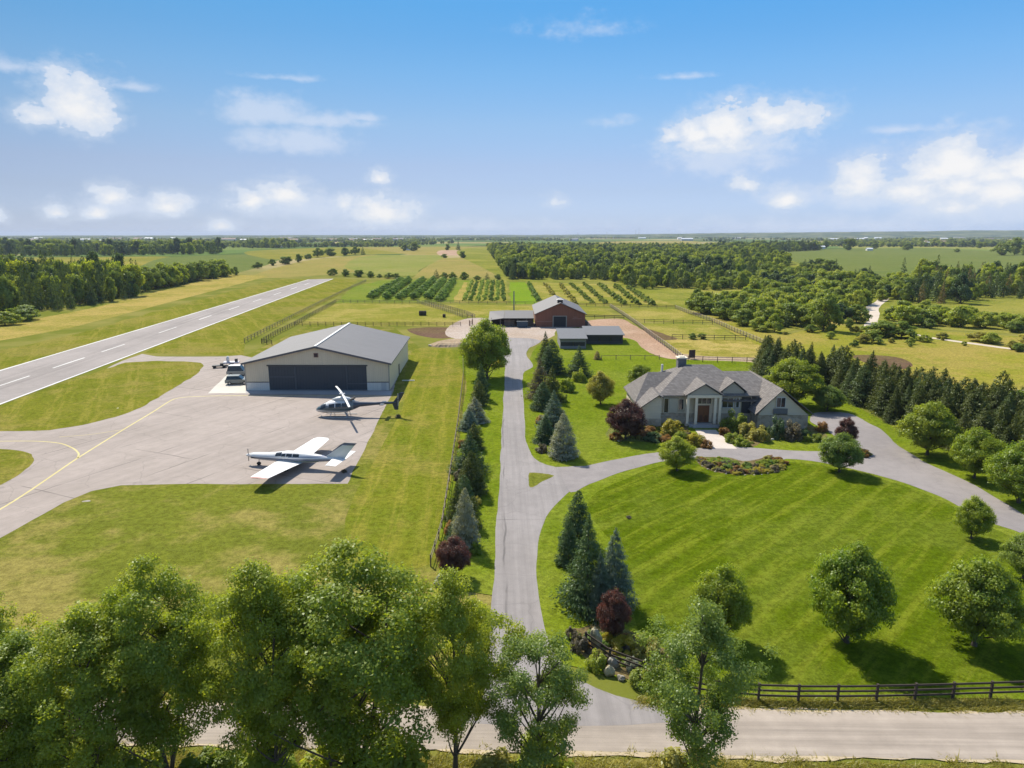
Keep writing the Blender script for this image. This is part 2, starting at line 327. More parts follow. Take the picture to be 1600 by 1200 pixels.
def sheet(name, P, m, curve=True, jit=.12, step=1.5, kind='structure', z=None):
    rng = np.random.default_rng(len(P)*7+int(abs(P[0][0]*10)))
    Q = spline(P, True, step) if curve else dense(P, step)
    if jit:
        j = rng.normal(0, 1, (len(Q), 2)); j = (j+np.roll(j, 1, 0)+np.roll(j, -1, 0))/1.7; Q = Q+j*jit
    if z is None:                                   # 4 mm above the highest sheet it lies on
        lo, hi = Q.min(0), Q.max(0); lev = 0
        for R, l2, h2, lv in LAID:
            if lv > lev and (lo < h2).all() and (l2 < hi).all() and (inside(Q[::3], R).any() or inside(R[::3], Q).any()): lev = max(lev, lv)
        lev += 1; LAID.append((Q, lo, hi, lev)); z = .004*lev
    tri = tessellate_polygon([[Vector((x, y, 0)) for x, y in Q]])
    T = np.array(tri, np.int32); V = np.column_stack([Q, np.full(len(Q), z)])
    a, b, c = Q[T[:, 0]], Q[T[:, 1]], Q[T[:, 2]]
    cr = (b[:, 0]-a[:, 0])*(c[:, 1]-a[:, 1])-(b[:, 1]-a[:, 1])*(c[:, 0]-a[:, 0]); T[cr < 0] = T[cr < 0][:, ::-1]
    o = obj(name, mesh_np(name, V, T, [m])); tag(o, kind=kind); return o
def strip(P, w):
    """outline of a band of width w along the points"""
    P = np.array(P, float); T = np.gradient(P, axis=0); T /= np.linalg.norm(T, axis=1)[:, None]; N = np.column_stack([-T[:, 1], T[:, 0]])
    w = np.broadcast_to(np.asarray(w, float), (len(P),))[:, None]
    return np.vstack([P+N*w/2, (P-N*w/2)[::-1]])

GR_AIR = grass('airfield_turf', (0.107, 0.121, 0.017), (0.133, 0.147, 0.019), (0.232, 0.192, 0.058), .8, dry_scale=.10)
GR_LAWN = grass('lawn_turf', (0.095, 0.136, 0.008), (0.133, 0.166, 0.012), (0.199, 0.211, 0.041), .25)
GR_STRIPE = grass('striped_lawn_turf', (0.056, 0.086, 0.003), (0.077, 0.109, 0.005), (0.126, 0.150, 0.022), .35, (math.radians(44), 2.6, .80))
GR_MOWN = grass('mown_strip_turf', (0.104, 0.129, 0.011), (0.149, 0.154, 0.016), (0.257, 0.192, 0.061), .35, (math.radians(94), 3.4, .42))
GR_RUN = grass('runway_verge_turf', (0.112, 0.128, 0.013), (0.156, 0.157, 0.020), (0.227, 0.183, 0.055), .5, (math.radians(117), 5.5, .40))
GR_DRY = grass('dry_meadow', (0.190, 0.178, 0.034), (0.275, 0.221, 0.060), (0.342, 0.254, 0.083), .6)
GR_PAD = grass('paddock_turf', (0.156, 0.166, 0.024), (0.193, 0.183, 0.032), (0.312, 0.250, 0.077), .62)
GR_PAD2 = grass('worn_paddock_turf', (0.171, 0.164, 0.026), (0.225, 0.190, 0.037), (0.378, 0.285, 0.099), .7)
GR_MEADOW = grass('wild_meadow', (0.154, 0.169, 0.019), (0.211, 0.198, 0.027), (0.308, 0.221, 0.072), .55, dry_scale=.03)
GR_FIELD = grass('far_green_field', (0.088, 0.119, 0.028), (0.116, 0.141, 0.036), (0.150, 0.156, 0.050), .3, (math.radians(12), 16, .25), .012)
GR_FIELD2 = grass('far_light_field', (0.148, 0.172, 0.036), (0.180, 0.192, 0.044), (0.240, 0.208, 0.072), .4, (math.radians(60), 12, .25), .012)
GR_FIELD3 = grass('far_tan_field', (0.178, 0.167, 0.040), (0.218, 0.192, 0.051), (0.267, 0.204, 0.070), .55, (math.radians(5), 14, .3), .012)
GR_OLIVE = grass('far_olive_field', (0.150, 0.154, 0.028), (0.185, 0.173, 0.033), (0.260, 0.211, 0.050), .5, dry_scale=.012)
GR_ORCH = grass('orchard_turf', (0.115, 0.162, 0.020), (0.149, 0.178, 0.025), (0.212, 0.196, 0.054), .3)
GR_FOREST = grass('woodland_floor', (0.115, 0.137, 0.022), (0.176, 0.182, 0.026), (0.270, 0.234, 0.060), .5, dry_scale=.02)
DIRT = grass('bare_dirt', (0.289, 0.212, 0.145), (0.357, 0.281, 0.196), (0.221, 0.170, 0.085), .35, fine=.3)
DIRT_BROWN = grass('brown_dirt', (0.105, 0.065, 0.043), (0.143, 0.090, 0.062), (0.161, 0.149, 0.037), .25, fine=.3)
DIRT_RED = grass('reddish_dirt', (0.340, 0.221, 0.153), (0.425, 0.306, 0.221), (0.255, 0.170, 0.102), .5, fine=.3)
MULCH = grass('planting_soil', (.10, .075, .04), (.15, .12, .05), (.12, .16, .03), .6, fine=.5)
AP = paving('apron_asphalt', (0.262, 0.222, 0.194), (0.327, 0.277, 0.247), crack=.35, streak=(math.radians(66), 0, 400, .5), sk=.22, joint=(math.radians(66), 6.5))
RUNWAY_A = math.atan2(G(500, 436)[1]-G(20, 602)[1], G(500, 436)[0]-G(20, 602)[0])
rl0, rl1, rr0, rr1 = G(0, 579), G(483, 436.5), G(0, 632), G(521, 435.5)
def lerp2(a, b, t): return (a[0]+(b[0]-a[0])*t, a[1]+(b[1]-a[1])*t)
rc0, rc1 = lerp2(rl0, rr0, .5), lerp2(rl1, rr1, .5)
ca, sa = math.cos(-RUNWAY_A), math.sin(-RUNWAY_A)
RWX = sa*rc0[0]+ca*rc0[1]
RW = paving('runway_asphalt', (0.217, 0.192, 0.179), (0.270, 0.239, 0.224), crack=.2, streak=(RUNWAY_A, RWX, 6.5, .7))
DRV = paving('driveway_asphalt', (0.213, 0.195, 0.188), (0.269, 0.246, 0.237), crack=.25, streak=(math.radians(91), 0, 90, 1.2), sk=.28, joint=(math.radians(91), 14))
LOOPA = paving('loop_asphalt', (0.191, 0.173, 0.168), (0.250, 0.226, 0.218), crack=.2)
ROADA = paving('road_gravel_asphalt', (0.292, 0.248, 0.207), (0.377, 0.322, 0.270), streak=(math.radians(-1), 33.5, 5, 1.1))
CONC = paving('pale_concrete', (.43, .41, .36), (.50, .48, .43))#(0.510, 0.484, 0.425), (0.595, 0.570, 0.510))
CONC2 = paving('walkway_concrete', (0.425, 0.374, 0.327), (0.510, 0.451, 0.399))
GRAVEL = paving('pale_gravel', (0.425, 0.357, 0.281), (0.510, 0.442, 0.365))
PAINT_W = paving('white_paint', (0.491, 0.483, 0.459), (0.586, 0.578, 0.554))
PAINT_Y = paving('yellow_paint', (0.442, 0.374, 0.153), (0.527, 0.459, 0.212))

def ground_material():
    m, t, out = mat('countryside'); p = pos(t)
    sc = t.vmath('MULTIPLY', p, (1, .62, 0)).outputs[0]
    wob = t.n('ShaderNodeTexNoise', inp={'Vector': p, 'Scale': .004, 'Detail': 3.0}).outputs[1]
    q = t.vmath('ADD', t.vmath('MULTIPLY', sc, (.0042, .0042, 0)).outputs[0], t.vmath('MULTIPLY', wob, (.35, .35, 0)).outputs[0]).outputs[0]
    vo = t.n('ShaderNodeTexVoronoi', distance='CHEBYCHEV', inp={'Vector': q, 'Scale': 1.0}); r = t.n('ShaderNodeSeparateXYZ', inp={0: vo.outputs['Color']}).outputs[0]
    field = t.ramp(r, [(0, (.075, .11, .03)), (.2, (.13, .165, .045)), (.38, (.05, .075, .025)), (.52, (.24, .21, .09)), (.66, (.10, .15, .04)), (.8, (.29, .24, .12)), (.92, (.06, .09, .03))])
    field.node.color_ramp.interpolation = 'CONSTANT'
    n = t.noise(p, .02, 6, .65); field = t.mix(1.0, field, t.math('ADD', .72, t.math('MULTIPLY', n, .56)), 'MULTIPLY')
    near = t.mix(t.step(t.noise(p, .05, 5, .62), .38, .66), (.125, .140, .022), (.20, .185, .05))
    near = t.mix(1.0, near, t.math('ADD', .62, t.math('ADD', t.math('MULTIPLY', t.noise(p, 5, 4, .75), .45), t.math('MULTIPLY', t.noise(p, 17, 2), .28))), 'MULTIPLY')
    y = t.n('ShaderNodeSeparateXYZ', inp={0: p}).outputs[1]
    c = t.mix(t.step(y, 420, 700), near, field)
    b = t.n('ShaderNodeBsdfPrincipled', inp={'Base Color': c, 'Roughness': 1.0, 'Specular IOR Level': 0.0}); wire(t, out, b.outputs[0]); return m
xs = np.concatenate([np.linspace(-16000, -400, 9), np.linspace(-300, 300, 7), np.linspace(400, 16000, 9)])
ys = np.concatenate([[-300, -60], np.linspace(0, 600, 9), [1200, 2500, 5000, 8000, 12000, 17000]])
gx, gy = np.meshgrid(xs, ys); V = np.column_stack([gx.ravel(), gy.ravel(), np.zeros(gx.size)])
nx, ny = len(xs), len(ys); i0 = (np.arange(ny-1)[:, None]*nx+np.arange(nx-1)[None]).ravel()
tag(obj('ground', mesh_np('ground', V, np.column_stack([i0, i0+1, i0+nx+1, i0+nx]), [ground_material()])), kind='structure')
def hills(name, y0, dep, amp, seed, right_lift):   # wooded ridges along the horizon
    rng = np.random.default_rng(seed); n = 520; X = np.linspace(-12500, 12500, n); R = np.zeros(n)
    for k in range(1, 90): R += np.sin(X*k/2400+rng.uniform(0, 6.28))/k**.75*rng.uniform(.4, 1)
    R = (R-R.min())/(R.max()-R.min()); H = amp*(.35+.65*R)+right_lift*np.clip((X-300)/3800, 0, 1)
    rows = [(-1.0, -.02), (-.55, .45), (-.2, .85), (0, 1.0), (.6, .5), (1, -.02)]
    V = np.vstack([np.column_stack([X, np.full(n, y0+dep*a)+rng.normal(0, 25, n), H*b]) for a, b in rows])
    i0 = (np.arange(len(rows)-1)[:, None]*n+np.arange(n-1)[None]).ravel()
    m, t, out = mat(name+'_cover'); p = pos(t)
    c = t.mix(t.step(t.noise(p, .006, 6, .7), .42, .62), (.035, .06, .025), (.13, .14, .06)); wire(t, out, t.n('ShaderNodeBsdfDiffuse', inp={'Color': c}).outputs[0])
    tag(obj(name, mesh_np(name, V, np.column_stack([i0, i0+1, i0+n+1, i0+n]), [m], smooth=True)), kind='structure')
hills('hills', 6200, 900, 15, 3, 48)
hills('far_hills', 8200, 1000, 22, 8, 46)

# distant and middle fields
sheet('grass', GP([(-900, 1098), (-900, 700), (-300, 610), (0, 600), (380, 558), (560, 470), (660, 545), (790, 560), (800, 1098)]), GR_AIR, curve=False, step=6)
sheet('grass', [tuple(p) for p in GP([(-900, 1160), (2400, 1200)])]+[(60, 8), (-60, 8)], GR_AIR, curve=False, step=4)
E = lambda u0, u1, v0, v1: GP([(u0, v1), (u1, v1), (u1, v0), (u0, v0)])
sheet('field', GP([(-250, 404), (100, 402), (262, 401), (240, 418), (215, 432), (60, 440), (-250, 446)]), GR_OLIVE, step=12)
sheet('field', GP([(215, 420), (262, 402), (330, 399), (438, 397), (425, 411), (380, 424), (330, 432), (240, 440)]), GR_FIELD, step=12)
sheet('field', GP([(395, 392), (560, 386), (640, 391), (640, 396), (560, 398), (470, 405), (420, 405)]), GR_OLIVE, step=12)
sheet('field', GP([(448, 414), (500, 404), (580, 398), (592, 399), (540, 414), (560, 424), (440, 434), (390, 434)]), GR_FIELD3, step=10)
sheet('field', GP([(585, 399), (690, 399), (684, 407), (655, 422), (645, 431), (600, 430), (560, 424), (538, 415)]), GR_FIELD2, step=10)
sheet('field', GP([(692, 403), (762, 402), (790, 434), (645, 434), (660, 420)]), GR_FIELD3, curve=False, step=10)
sheet('field', GP([(560, 386), (770, 385), (764, 399), (640, 398)]), GR_FIELD3, curve=False, step=14)
sheet('field', GP([(690, 391), (724, 391), (722, 399), (688, 399)]), DIRT_RED, step=14)
sheet('path', GP([(731, 404), (736, 404), (745, 392), (743, 392)]), GRAVEL, curve=False, step=10)
sheet('field', GP([(1150, 400), (1195, 393), (1330, 389), (1460, 389), (1640, 395), (2300, 396), (2300, 440), (1600, 440), (1470, 440), (1350, 432), (1250, 418)]), GR_FIELD, step=14)
sheet('field', GP([(1330, 384), (1500, 382), (1640, 384), (1640, 392), (1460, 388), (1330, 388)]), GR_FIELD2, step=14)
sheet('field', GP([(980, 376.5), (1075, 376.5), (1075, 381), (925, 382)]), GR_FIELD3, step=20)
sheet('field', GP([(1280, 377), (1700, 372.5), (1900, 375), (1700, 384), (1290, 384)]), GR_FIELD3, step=30)
# wood floors and meadows on the right
sheet('woodland_floor', GP([(760, 386), (1100, 389), (1190, 396), (1260, 414), (1360, 432), (1480, 442), (2200, 442), (2200, 530), (1600, 522), (1430, 512), (1365, 505), (1290, 505), (1210, 520), (1150, 508), (1080, 488), (1000, 462), (935, 440), (790, 440)]), GR_FOREST, step=6)
sheet('field', GP([(1100, 478), (1150, 503), (1215, 522), (1290, 508), (1370, 512), (1440, 515), (1600, 526), (2100, 540), (2100, 760), (1600, 690), (1420, 600), (1200, 545), (1120, 505)]), GR_MEADOW, step=4)
sheet('field', GP([(1335, 555), (1400, 558), (1425, 572), (1390, 578), (1350, 566)]), DIRT_BROWN, step=2)
sheet('field', GP([(1290, 500), (1345, 480), (1352, 500), (1310, 508)]), GR_DRY, step=3)
sheet('path', strip(GP([(1360, 512), (1364, 500), (1366, 490), (1362, 482), (1372, 474), (1384, 466)]), [3, 3, 3.6, 4.6, 3.6, 3]), GRAVEL, step=3)
sheet('path', strip(GP([(1420, 521), (1450, 527), (1520, 537), (1600, 548), (1760, 572), (1960, 600)]), 2.4), GRAVEL, step=3)
sheet('path', strip(GP([(1180, 440), (1168, 437), (1158, 433)]), 9), GRAVEL, step=3)
# left of the runway
sheet('field', GP([(-400, 580), (-200, 560), (0, 532), (110, 512), (300, 463), (395, 438), (415, 431), (360, 430), (220, 462), (150, 480), (90, 492), (20, 505), (-200, 545)]), GR_DRY, step=4)
sheet('field', GP([(-300, 490), (-60, 470), (30, 466), (50, 484), (0, 490), (-200, 510)]), GR_DRY, step=4)
sheet('grass_verge', np.array([lerp2(rl0, rl1, -1.0), lerp2(rl0, rl1, 1.0), G(440, 436), G(415, 441), G(300, 471), G(120, 521), G(0, 548), G(-300, 640)]), GR_RUN, curve=False, step=4, jit=.5)
sheet('grass_verge', np.array([lerp2(rr0, rr1, .2), lerp2(rr0, rr1, 1.02), G(560, 437), G(530, 462), G(384, 533), G(380, 556), G(222, 552)]), GR_RUN, curve=False, step=4, jit=.3)
# orchard and paddocks behind the hangar
sheet('orchard_ground', GP([(552, 448), (600, 437), (740, 437), (730, 472), (525, 473)]), GR_ORCH, curve=False, step=5, jit=.4)
sheet('orchard_ground', GP([(736, 438), (792, 438), (795, 473), (718, 473)]), GR_PAD, curve=False, step=5, jit=.4)
sheet('field', GP([(725, 441), (731, 441), (722, 472), (708, 472)]), GR_DRY, curve=False, step=5, jit=.3)
sheet('orchard_ground', GP([(796, 441), (822, 441), (842, 475), (798, 475)]), grass('vivid_turf', (.115, .19, .012), (.15, .215, .016), dry_amt=.1), curve=False, step=5, jit=.4)
sheet('orchard_ground', GP([(822, 441), (960, 444), (1062, 479), (842, 478)]), GR_PAD, curve=False, step=5, jit=.4)
sheet('paddock', GP([(525, 474), (655, 475), (700, 487), (728, 498), (720, 509), (462, 508)]), GR_PAD, curve=False, step=3, jit=.2)
sheet('paddock', GP([(660, 475), (905, 479), (945, 482), (960, 492), (740, 497)]), GR_PAD, curve=False, step=3, jit=.2)
sheet('paddock', GP([(955, 482), (1052, 482), (1118, 503), (1000, 503)]), GR_PAD, curve=False, step=3, jit=.2)
sheet('paddock', GP([(990, 505), (1112, 507), (1160, 529), (1040, 529)]), GR_PAD, curve=False, step=3, jit=.2)
sheet('paddock', GP([(1038, 530), (1165, 531), (1200, 545), (1190, 568), (1075, 565)]), GR_PAD2, curve=False, step=3, jit=.2)
sheet('dirt_patch', GP([(1055, 552), (1090, 556), (1190, 560), (1190, 567), (1078, 566)]), DIRT, step=2)
sheet('dirt_patch', GP([(638, 514), (680, 511), (715, 513), (718, 525), (690, 529), (655, 524)]), DIRT_BROWN, step=1.5)
sheet('yard', GP([(700, 512), (735, 497), (790, 499), (850, 506), (905, 510), (872, 515), (866, 524), (848, 532), (828, 543), (790, 548), (750, 538), (700, 526)]), grass('trodden_yard', (.36, .295, .245), (.44, .37, .32), (.33, .25, .18), .5, fine=.25), step=1.5)
sheet('dirt_patch', GP([(670, 539), (700, 530), (730, 530), (725, 540), (690, 543)]), DIRT, step=1)
sheet('yard', GP([(905, 512), (915, 502), (965, 498), (985, 505), (1020, 525), (1040, 540), (1065, 562), (1040, 560), (1005, 547), (970, 530), (940, 516)]), DIRT_RED, step=1.5)
sheet('dirt_patch', GP([(1005, 512), (1040, 523), (1060, 530), (1035, 531), (1012, 520)]), DIRT_BROWN, step=1.5)
sheet('lawn', GP([(842, 540), (880, 530), (975, 528), (1005, 545), (1040, 560), (1185, 568), (1205, 592), (1290, 613), (1350, 642), (1405, 672), (1500, 710), (1640, 765), (1900, 880), (1900, 1098), (1600, 1092), (1367, 1097), (1165, 1094), (1080, 1084), (1030, 1072), (935, 1052), (880, 1040), (780, 1050), (800, 700), (815, 590), (828, 560)]), GR_LAWN, step=2)
sheet('striped_lawn', GP([(1090, 720), (1180, 719), (1270, 726), (1330, 739), (1400, 756), (1470, 782), (1540, 822), (1620, 860), (1720, 920), (1800, 1000), (1780, 1075), (1600, 1080), (1367, 1083), (1165, 1078), (1080, 1062), (1010, 1010), (985, 930), (955, 850), (915, 800), (935, 768), (980, 747), (1035, 727)]), GR_STRIPE, step=2)
sheet('mown_strip', GP([(650, 545), (722, 548), (726, 600), (706, 720), (672, 882), (560, 884), (545, 800), (600, 690), (628, 640)]), GR_MOWN, step=2)
sheet('lawn', GP([(722, 552), (780, 560), (790, 575), (786, 700), (778, 900), (768, 930), (684, 905), (712, 720), (728, 600)]), GR_LAWN, step=2)
sheet('planting_bed', GP([(948, 680), (958, 665), (1000, 655), (1062, 664), (1075, 668), (1092, 690), (1112, 697), (1090, 700), (1040, 690), (1000, 690), (965, 688)]), MULCH, step=1)
sheet('planting_bed', GP([(1126, 668), (1160, 662), (1260, 664), (1290, 680), (1270, 688), (1200, 688), (1175, 698), (1150, 694)]), MULCH, step=1)
sheet('planting_bed', GP([(885, 985), (905, 982), (940, 975), (985, 985), (1040, 1020), (1065, 1060), (1020, 1072), (965, 1058), (925, 1034), (895, 1008)]), MULCH, step=.8)

# runway, taxiways, apron, drive, road
ext = lambda a, b, t: lerp2(a, b, t)
sheet('runway', np.array([ext(rl0, rl1, -1.2), ext(rl0, rl1, 1.0), ext(rr0, rr1, 1.0), ext(rr0, rr1, -1.4)]), RW, curve=False, step=5, jit=.08)
sheet('taxiway', GP([(150, 584), (190, 564), (222, 553), (245, 557), (300, 557.5), (350, 557), (376, 555), (400, 560), (630, 560), (614, 612), (600, 640), (575, 692), (542, 755.5), (400, 756), (250, 757), (190, 758), (145, 767), (100, 785), (50, 812), (0, 841), (-120, 900), (-320, 990), (-520, 920), (-260, 740), (-120, 690), (-60, 676), (0, 673), (60, 640)]), AP, curve=False, step=1.5, jit=.06)
sheet('grass_island', GP([(195, 566.5), (240, 564), (285, 564.5), (312, 567), (319, 572), (310, 582), (270, 608), (220, 637), (180, 652), (130, 664), (80, 672), (30, 674), (-60, 674), (-160, 676), (-90, 660), (0, 634), (100, 600)]), GR_RUN, curve=False, step=1, jit=.1)
sheet('grass_island', GP([(-150, 706), (-60, 702), (0, 702), (30, 704), (47, 710), (53, 719), (45, 730), (22, 744), (0, 757), (-60, 786), (-160, 820), (-240, 770)]), GR_RUN, step=1, jit=.1)
sheet('concrete_pad', GP([(325, 614.5), (350, 590), (362, 578), (386, 578), (386, 607), (384, 614.5)]), CONC, curve=False, step=1, jit=.04)
sheet('concrete_pad', GP([(384, 609), (612, 611), (611, 617), (384, 615)]), paving('door_slab', (.30, .29, .29), (.36, .35, .35)), curve=False, step=1, jit=.03)
sheet('driveway', GP([(742, 1135), (758, 1080), (765, 1000), (769, 930), (773, 880), (778, 800), (783, 700), (787, 620), (789, 575), (786, 562), (776, 548), (762, 538), (757, 531), (790, 528), (828, 529), (845, 533), (838, 538), (828, 543), (822, 555), (830, 566), (832, 574), (818, 582), (819, 640), (822, 690), (828, 706), (842, 722), (868, 730.5), (905, 730), (915, 745), (880, 778), (853, 808), (843, 838), (839, 870), (841, 930), (846, 965), (853, 990), (872, 1030), (905, 1063), (960, 1088), (1020, 1103), (1080, 1122), (1080, 1135)]), DRV, step=1.3, jit=.05)
sheet('driveway', GP([(880, 730.5), (915, 728.5), (965, 718), (1010, 709.5), (1050, 704), (1100, 700), (1150, 699), (1200, 702), (1245, 705), (1280, 706), (1300, 703), (1318, 702), (1345, 711), (1360, 712), (1335, 700), (1315, 690), (1290, 672), (1268, 660), (1272, 646), (1300, 644), (1326, 646), (1345, 655), (1376, 671), (1400, 694), (1440, 720), (1520, 758), (1600, 805), (1720, 880), (1720, 960), (1600, 836), (1540, 815), (1470, 777), (1400, 751), (1330, 733), (1270, 721), (1228, 717), (1219, 719.5), (1196, 717.5), (1178, 723), (1160, 726), (1146, 722), (1122, 715.5), (1096, 717), (1035, 722), (975, 737.5), (920, 757), (893, 770)]), LOOPA, step=1.1, jit=.055)
sheet('planting_bed', GP([(1088, 716), (1105, 714.5), (1140, 715.5), (1160, 721), (1175, 720), (1195, 716), (1215, 718), (1225, 727), (1220, 735), (1190, 741), (1150, 742), (1115, 737), (1095, 728)]), MULCH, step=.5, jit=.03)
sheet('planting_bed', GP([(1296, 703), (1318, 694), (1345, 700), (1362, 710), (1350, 715), (1320, 712)]), MULCH, step=.6)
sheet('grass_island', GP([(827, 739), (845, 740), (865, 744), (848, 752), (829, 762)]), GR_AIR, step=.6, jit=.05)
sheet('walkway', GP([(1086, 672), (1118, 672), (1152, 702), (1105, 701)]), CONC2, curve=False, step=.8, jit=.02)
rt0, rt1, rb0, rb1 = G(340, 1102), G(1600, 1117), G(340, 1166), G(1600, 1189)
sheet('road_shoulder', np.array([ext(rt0, rt1, -1.6), ext(rt0, rt1, 2), ext(rb0, rb1, 2), ext(rb0, rb1, -1.6)])+np.array([(0, .22), (0, .22), (0, -.2), (0, -.2)]), paving('sandy_shoulder', (.36, .29, .19), (.46, .38, .27)), curve=False, step=.6, jit=.12)
sheet('road', np.array([ext(rt0, rt1, -1.6), ext(rt0, rt1, 2), ext(rb0, rb1, 2), ext(rb0, rb1, -1.6)]), ROADA, curve=False, step=1, jit=.07)
sheet('driveway', GP([(800, 1040), (860, 1030), (905, 1067), (970, 1094), (1020, 1107), (1075, 1130), (720, 1130), (752, 1095), (766, 1060)]), DRV, step=1, jit=.05)
# painted markings
def band(name, a, b, w, m): return sheet(name, strip(np.array([a, b]), w), m, curve=False, step=3, jit=.03)
band('edge_line', ext(rl0, rl1, -1.0), ext(rl0, rl1, .995), .55, PAINT_W)
band('edge_line', ext(rr0, rr1, -1.0), ext(rr0, rr1, .995), .55, PAINT_W)
for y0, y1 in [(104, 117), (125, 137), (145.3, 158), (166, 178), (199, 212), (231, 243), (262, 275), (294, 307), (328, 342), (362, 376), (396, 410)]:
    f = lambda y: lerp2(rc0, rc1, (y-rc0[1])/(rc1[1]-rc0[1])); band('centre_line_dash', f(y0), f(y1), .42, PAINT_W)
sheet('taxi_line', strip(spline(GP([(-120, 850), (0, 796), (122, 715.5), (195, 670), (240, 643), (272, 623.5), (290, 620.5), (345, 618.5), (480, 618.5), (608, 619)]), False, 1), .26), PAINT_Y, curve=False, step=9, jit=0)
sheet('taxi_line', strip(spline(GP([(-100, 692), (0, 689.5), (60, 689.5), (95, 693), (115, 701), (123, 709), (121, 716)]), False, .6), .22), PAINT_Y, curve=False, step=9, jit=0)
sheet('taxi_line', strip(spline(GP([(92, 683), (140, 679), (192, 671.5)]), False, .6), .12), PAINT_Y, curve=False, step=9, jit=0)
# ---------------------------------------------------------------- plants
def unit(v): return v/(np.linalg.norm(v, axis=-1, keepdims=True)+1e-9)
def cards(P, N, size, asp, rng, axis=None, fold=.35):
    """leaf-sized folded quads at P facing N; axis = preferred long direction"""
    n = len(P); a = rng.normal(0, 1, (n, 3)) if axis is None else axis
    N = unit(N); a = unit(a-N*(a*N).sum(1, keepdims=True)); b = np.cross(N, a)
    L = (size*np.ones(n))[:, None]; W = L*asp
    V = np.stack([P-a*L, P+b*W+N*W*fold, P+a*L, P-b*W+N*W*fold], 1).reshape(-1, 3)
    return V, np.arange(4*n).reshape(n, 4)
def decid(seed, cb=.28, K=70, per=300, leaf=.016, rc=.115, egg=.55, hollow=.45, flat=.72, lumps=.18, multi=1, lean=.0, airy=0.0, low=0, asp=1.0):
    """unit deciduous tree (height 1, crown width 1): crown leaves, trunk with limbs"""
    rng = np.random.default_rng(seed); C = []
    ph = rng.uniform(0, 6.28, 6)
    while len(C) < K:
        d = unit(rng.normal(0, 1, 3)); r = rng.uniform(hollow, 1)**.6
        az = math.atan2(d[1], d[0]); lump = 1+lumps*(math.sin(2*az+ph[0])*.6+math.sin(3*az+ph[1]+2*d[2])+math.sin(5*d[2]+ph[2])*.7)
        h = .5+.5*d[2]*r; prof = (math.sin(math.pi*min(1, max(0, h))**egg)**.75) if 0 < h < 1 else 0
        hr = math.hypot(d[0], d[1])
        p = np.array([math.cos(az)*.5, math.sin(az)*.5, 0])*min(1, hr*r*1.15)*lump*(.35+.65*prof)
        p[2] = cb+(1-cb)*(.06+.90*h)
        if airy and rng.random() < airy*(.3+.7*math.sin(ph[3]+3*az+7*h)): continue
        C.append(p)
    C = np.array(C)-np.array([0, 0, 0]); C[:, :2] *= .93-rc*.6
    ctr = np.array([0, 0, cb+(1-cb)*.42])
    rcs = rc*rng.uniform(.65, 1.3, K); Vs, Ts, n0, Fs = [], [], 0, []
    for i in range(K):
        m = int(per*(rcs[i]/rc)**2); d = unit(rng.normal(0, 1, (m, 3))); rr = rng.uniform(.15, 1, (m, 1))**.55
        P = C[i]+d*rr*rcs[i]*np.array([1, 1, flat/asp])+rng.normal(0, .012, (m, 3))*np.array([1, 1, 1/asp])
        N = d*.75+unit(C[i]-ctr)*.55+rng.normal(0, .55, (m, 3))+np.array([0, 0, .35])
        V, F = cards(P, N, leaf*rng.uniform(.6, 1.35, m), rng.uniform(.5, .8, (m, 1)), rng)
        if asp != 1: pz = np.repeat(P[:, 2], 4); V[:, 2] = pz+(V[:, 2]-pz)/asp
        tone = rng.uniform(.1, .9)
        Vs.append(V); Fs.append(F+n0); n0 += len(V); Ts.append(np.repeat(np.clip(tone*.6+rng.uniform(0, .4, m), 0, 1), 4))
    crown = (np.vstack(Vs), np.vstack(Fs), np.concatenate(Ts))
    # trunk and limbs
    tv, tf, n1 = [], [], 0
    def tb(pts, rad, s=6):
        nonlocal n1
        V, F = tube_np(pts, rad, s); tv.append(V); tf.append(F+n1); n1 += len(V)
    stems = []
    for q in range(multi):
        top = np.array([rng.normal(0, .03)+lean, rng.normal(0, .03), .86]) if multi == 1 else np.array([math.cos(q*6.28/multi+1)*.2, math.sin(q*6.28/multi+1)*.2, .75])
        t = np.linspace(0, 1, 9)[:, None]; pts = top*t*np.array([1, 1, 1])*np.where(t < .3, t/.3*.6+.4, 1)**np.array([1, 1, 0])+np.array([0, 0, -.01])
        pts = pts+np.column_stack([np.sin(t[:, 0]*5+ph[4])*.012, np.cos(t[:, 0]*6+ph[5])*.012, t[:, 0]*0])
        r0 = .024/multi**.35; tb(pts, np.linspace(1, .22, 9)**1.1*r0+np.array([.010]+[0]*8), 8); stems.append((pts, r0))
    for i in rng.permutation(K)[:min(K, 34)]:
        pts, r0 = stems[rng.integers(multi)]; e = C[i]; hz = max(low, min(.8, e[2]-.12-.35*math.hypot(e[0], e[1])))
        k = int(np.argmin(abs(pts[:, 2]-hz))); s0 = pts[k]; mid = (s0+e)/2+np.array([0, 0, -.02])+rng.normal(0, .015, 3)
        tt = np.linspace(0, 1, 6)[:, None]; L = (1-tt)**2*s0+2*tt*(1-tt)*mid+tt**2*e
        tb(L, np.linspace(r0*.42*(1-s0[2]*.5), r0*.10, 6), 5)
    return crown, (np.vstack(tv), np.vstack(tf))
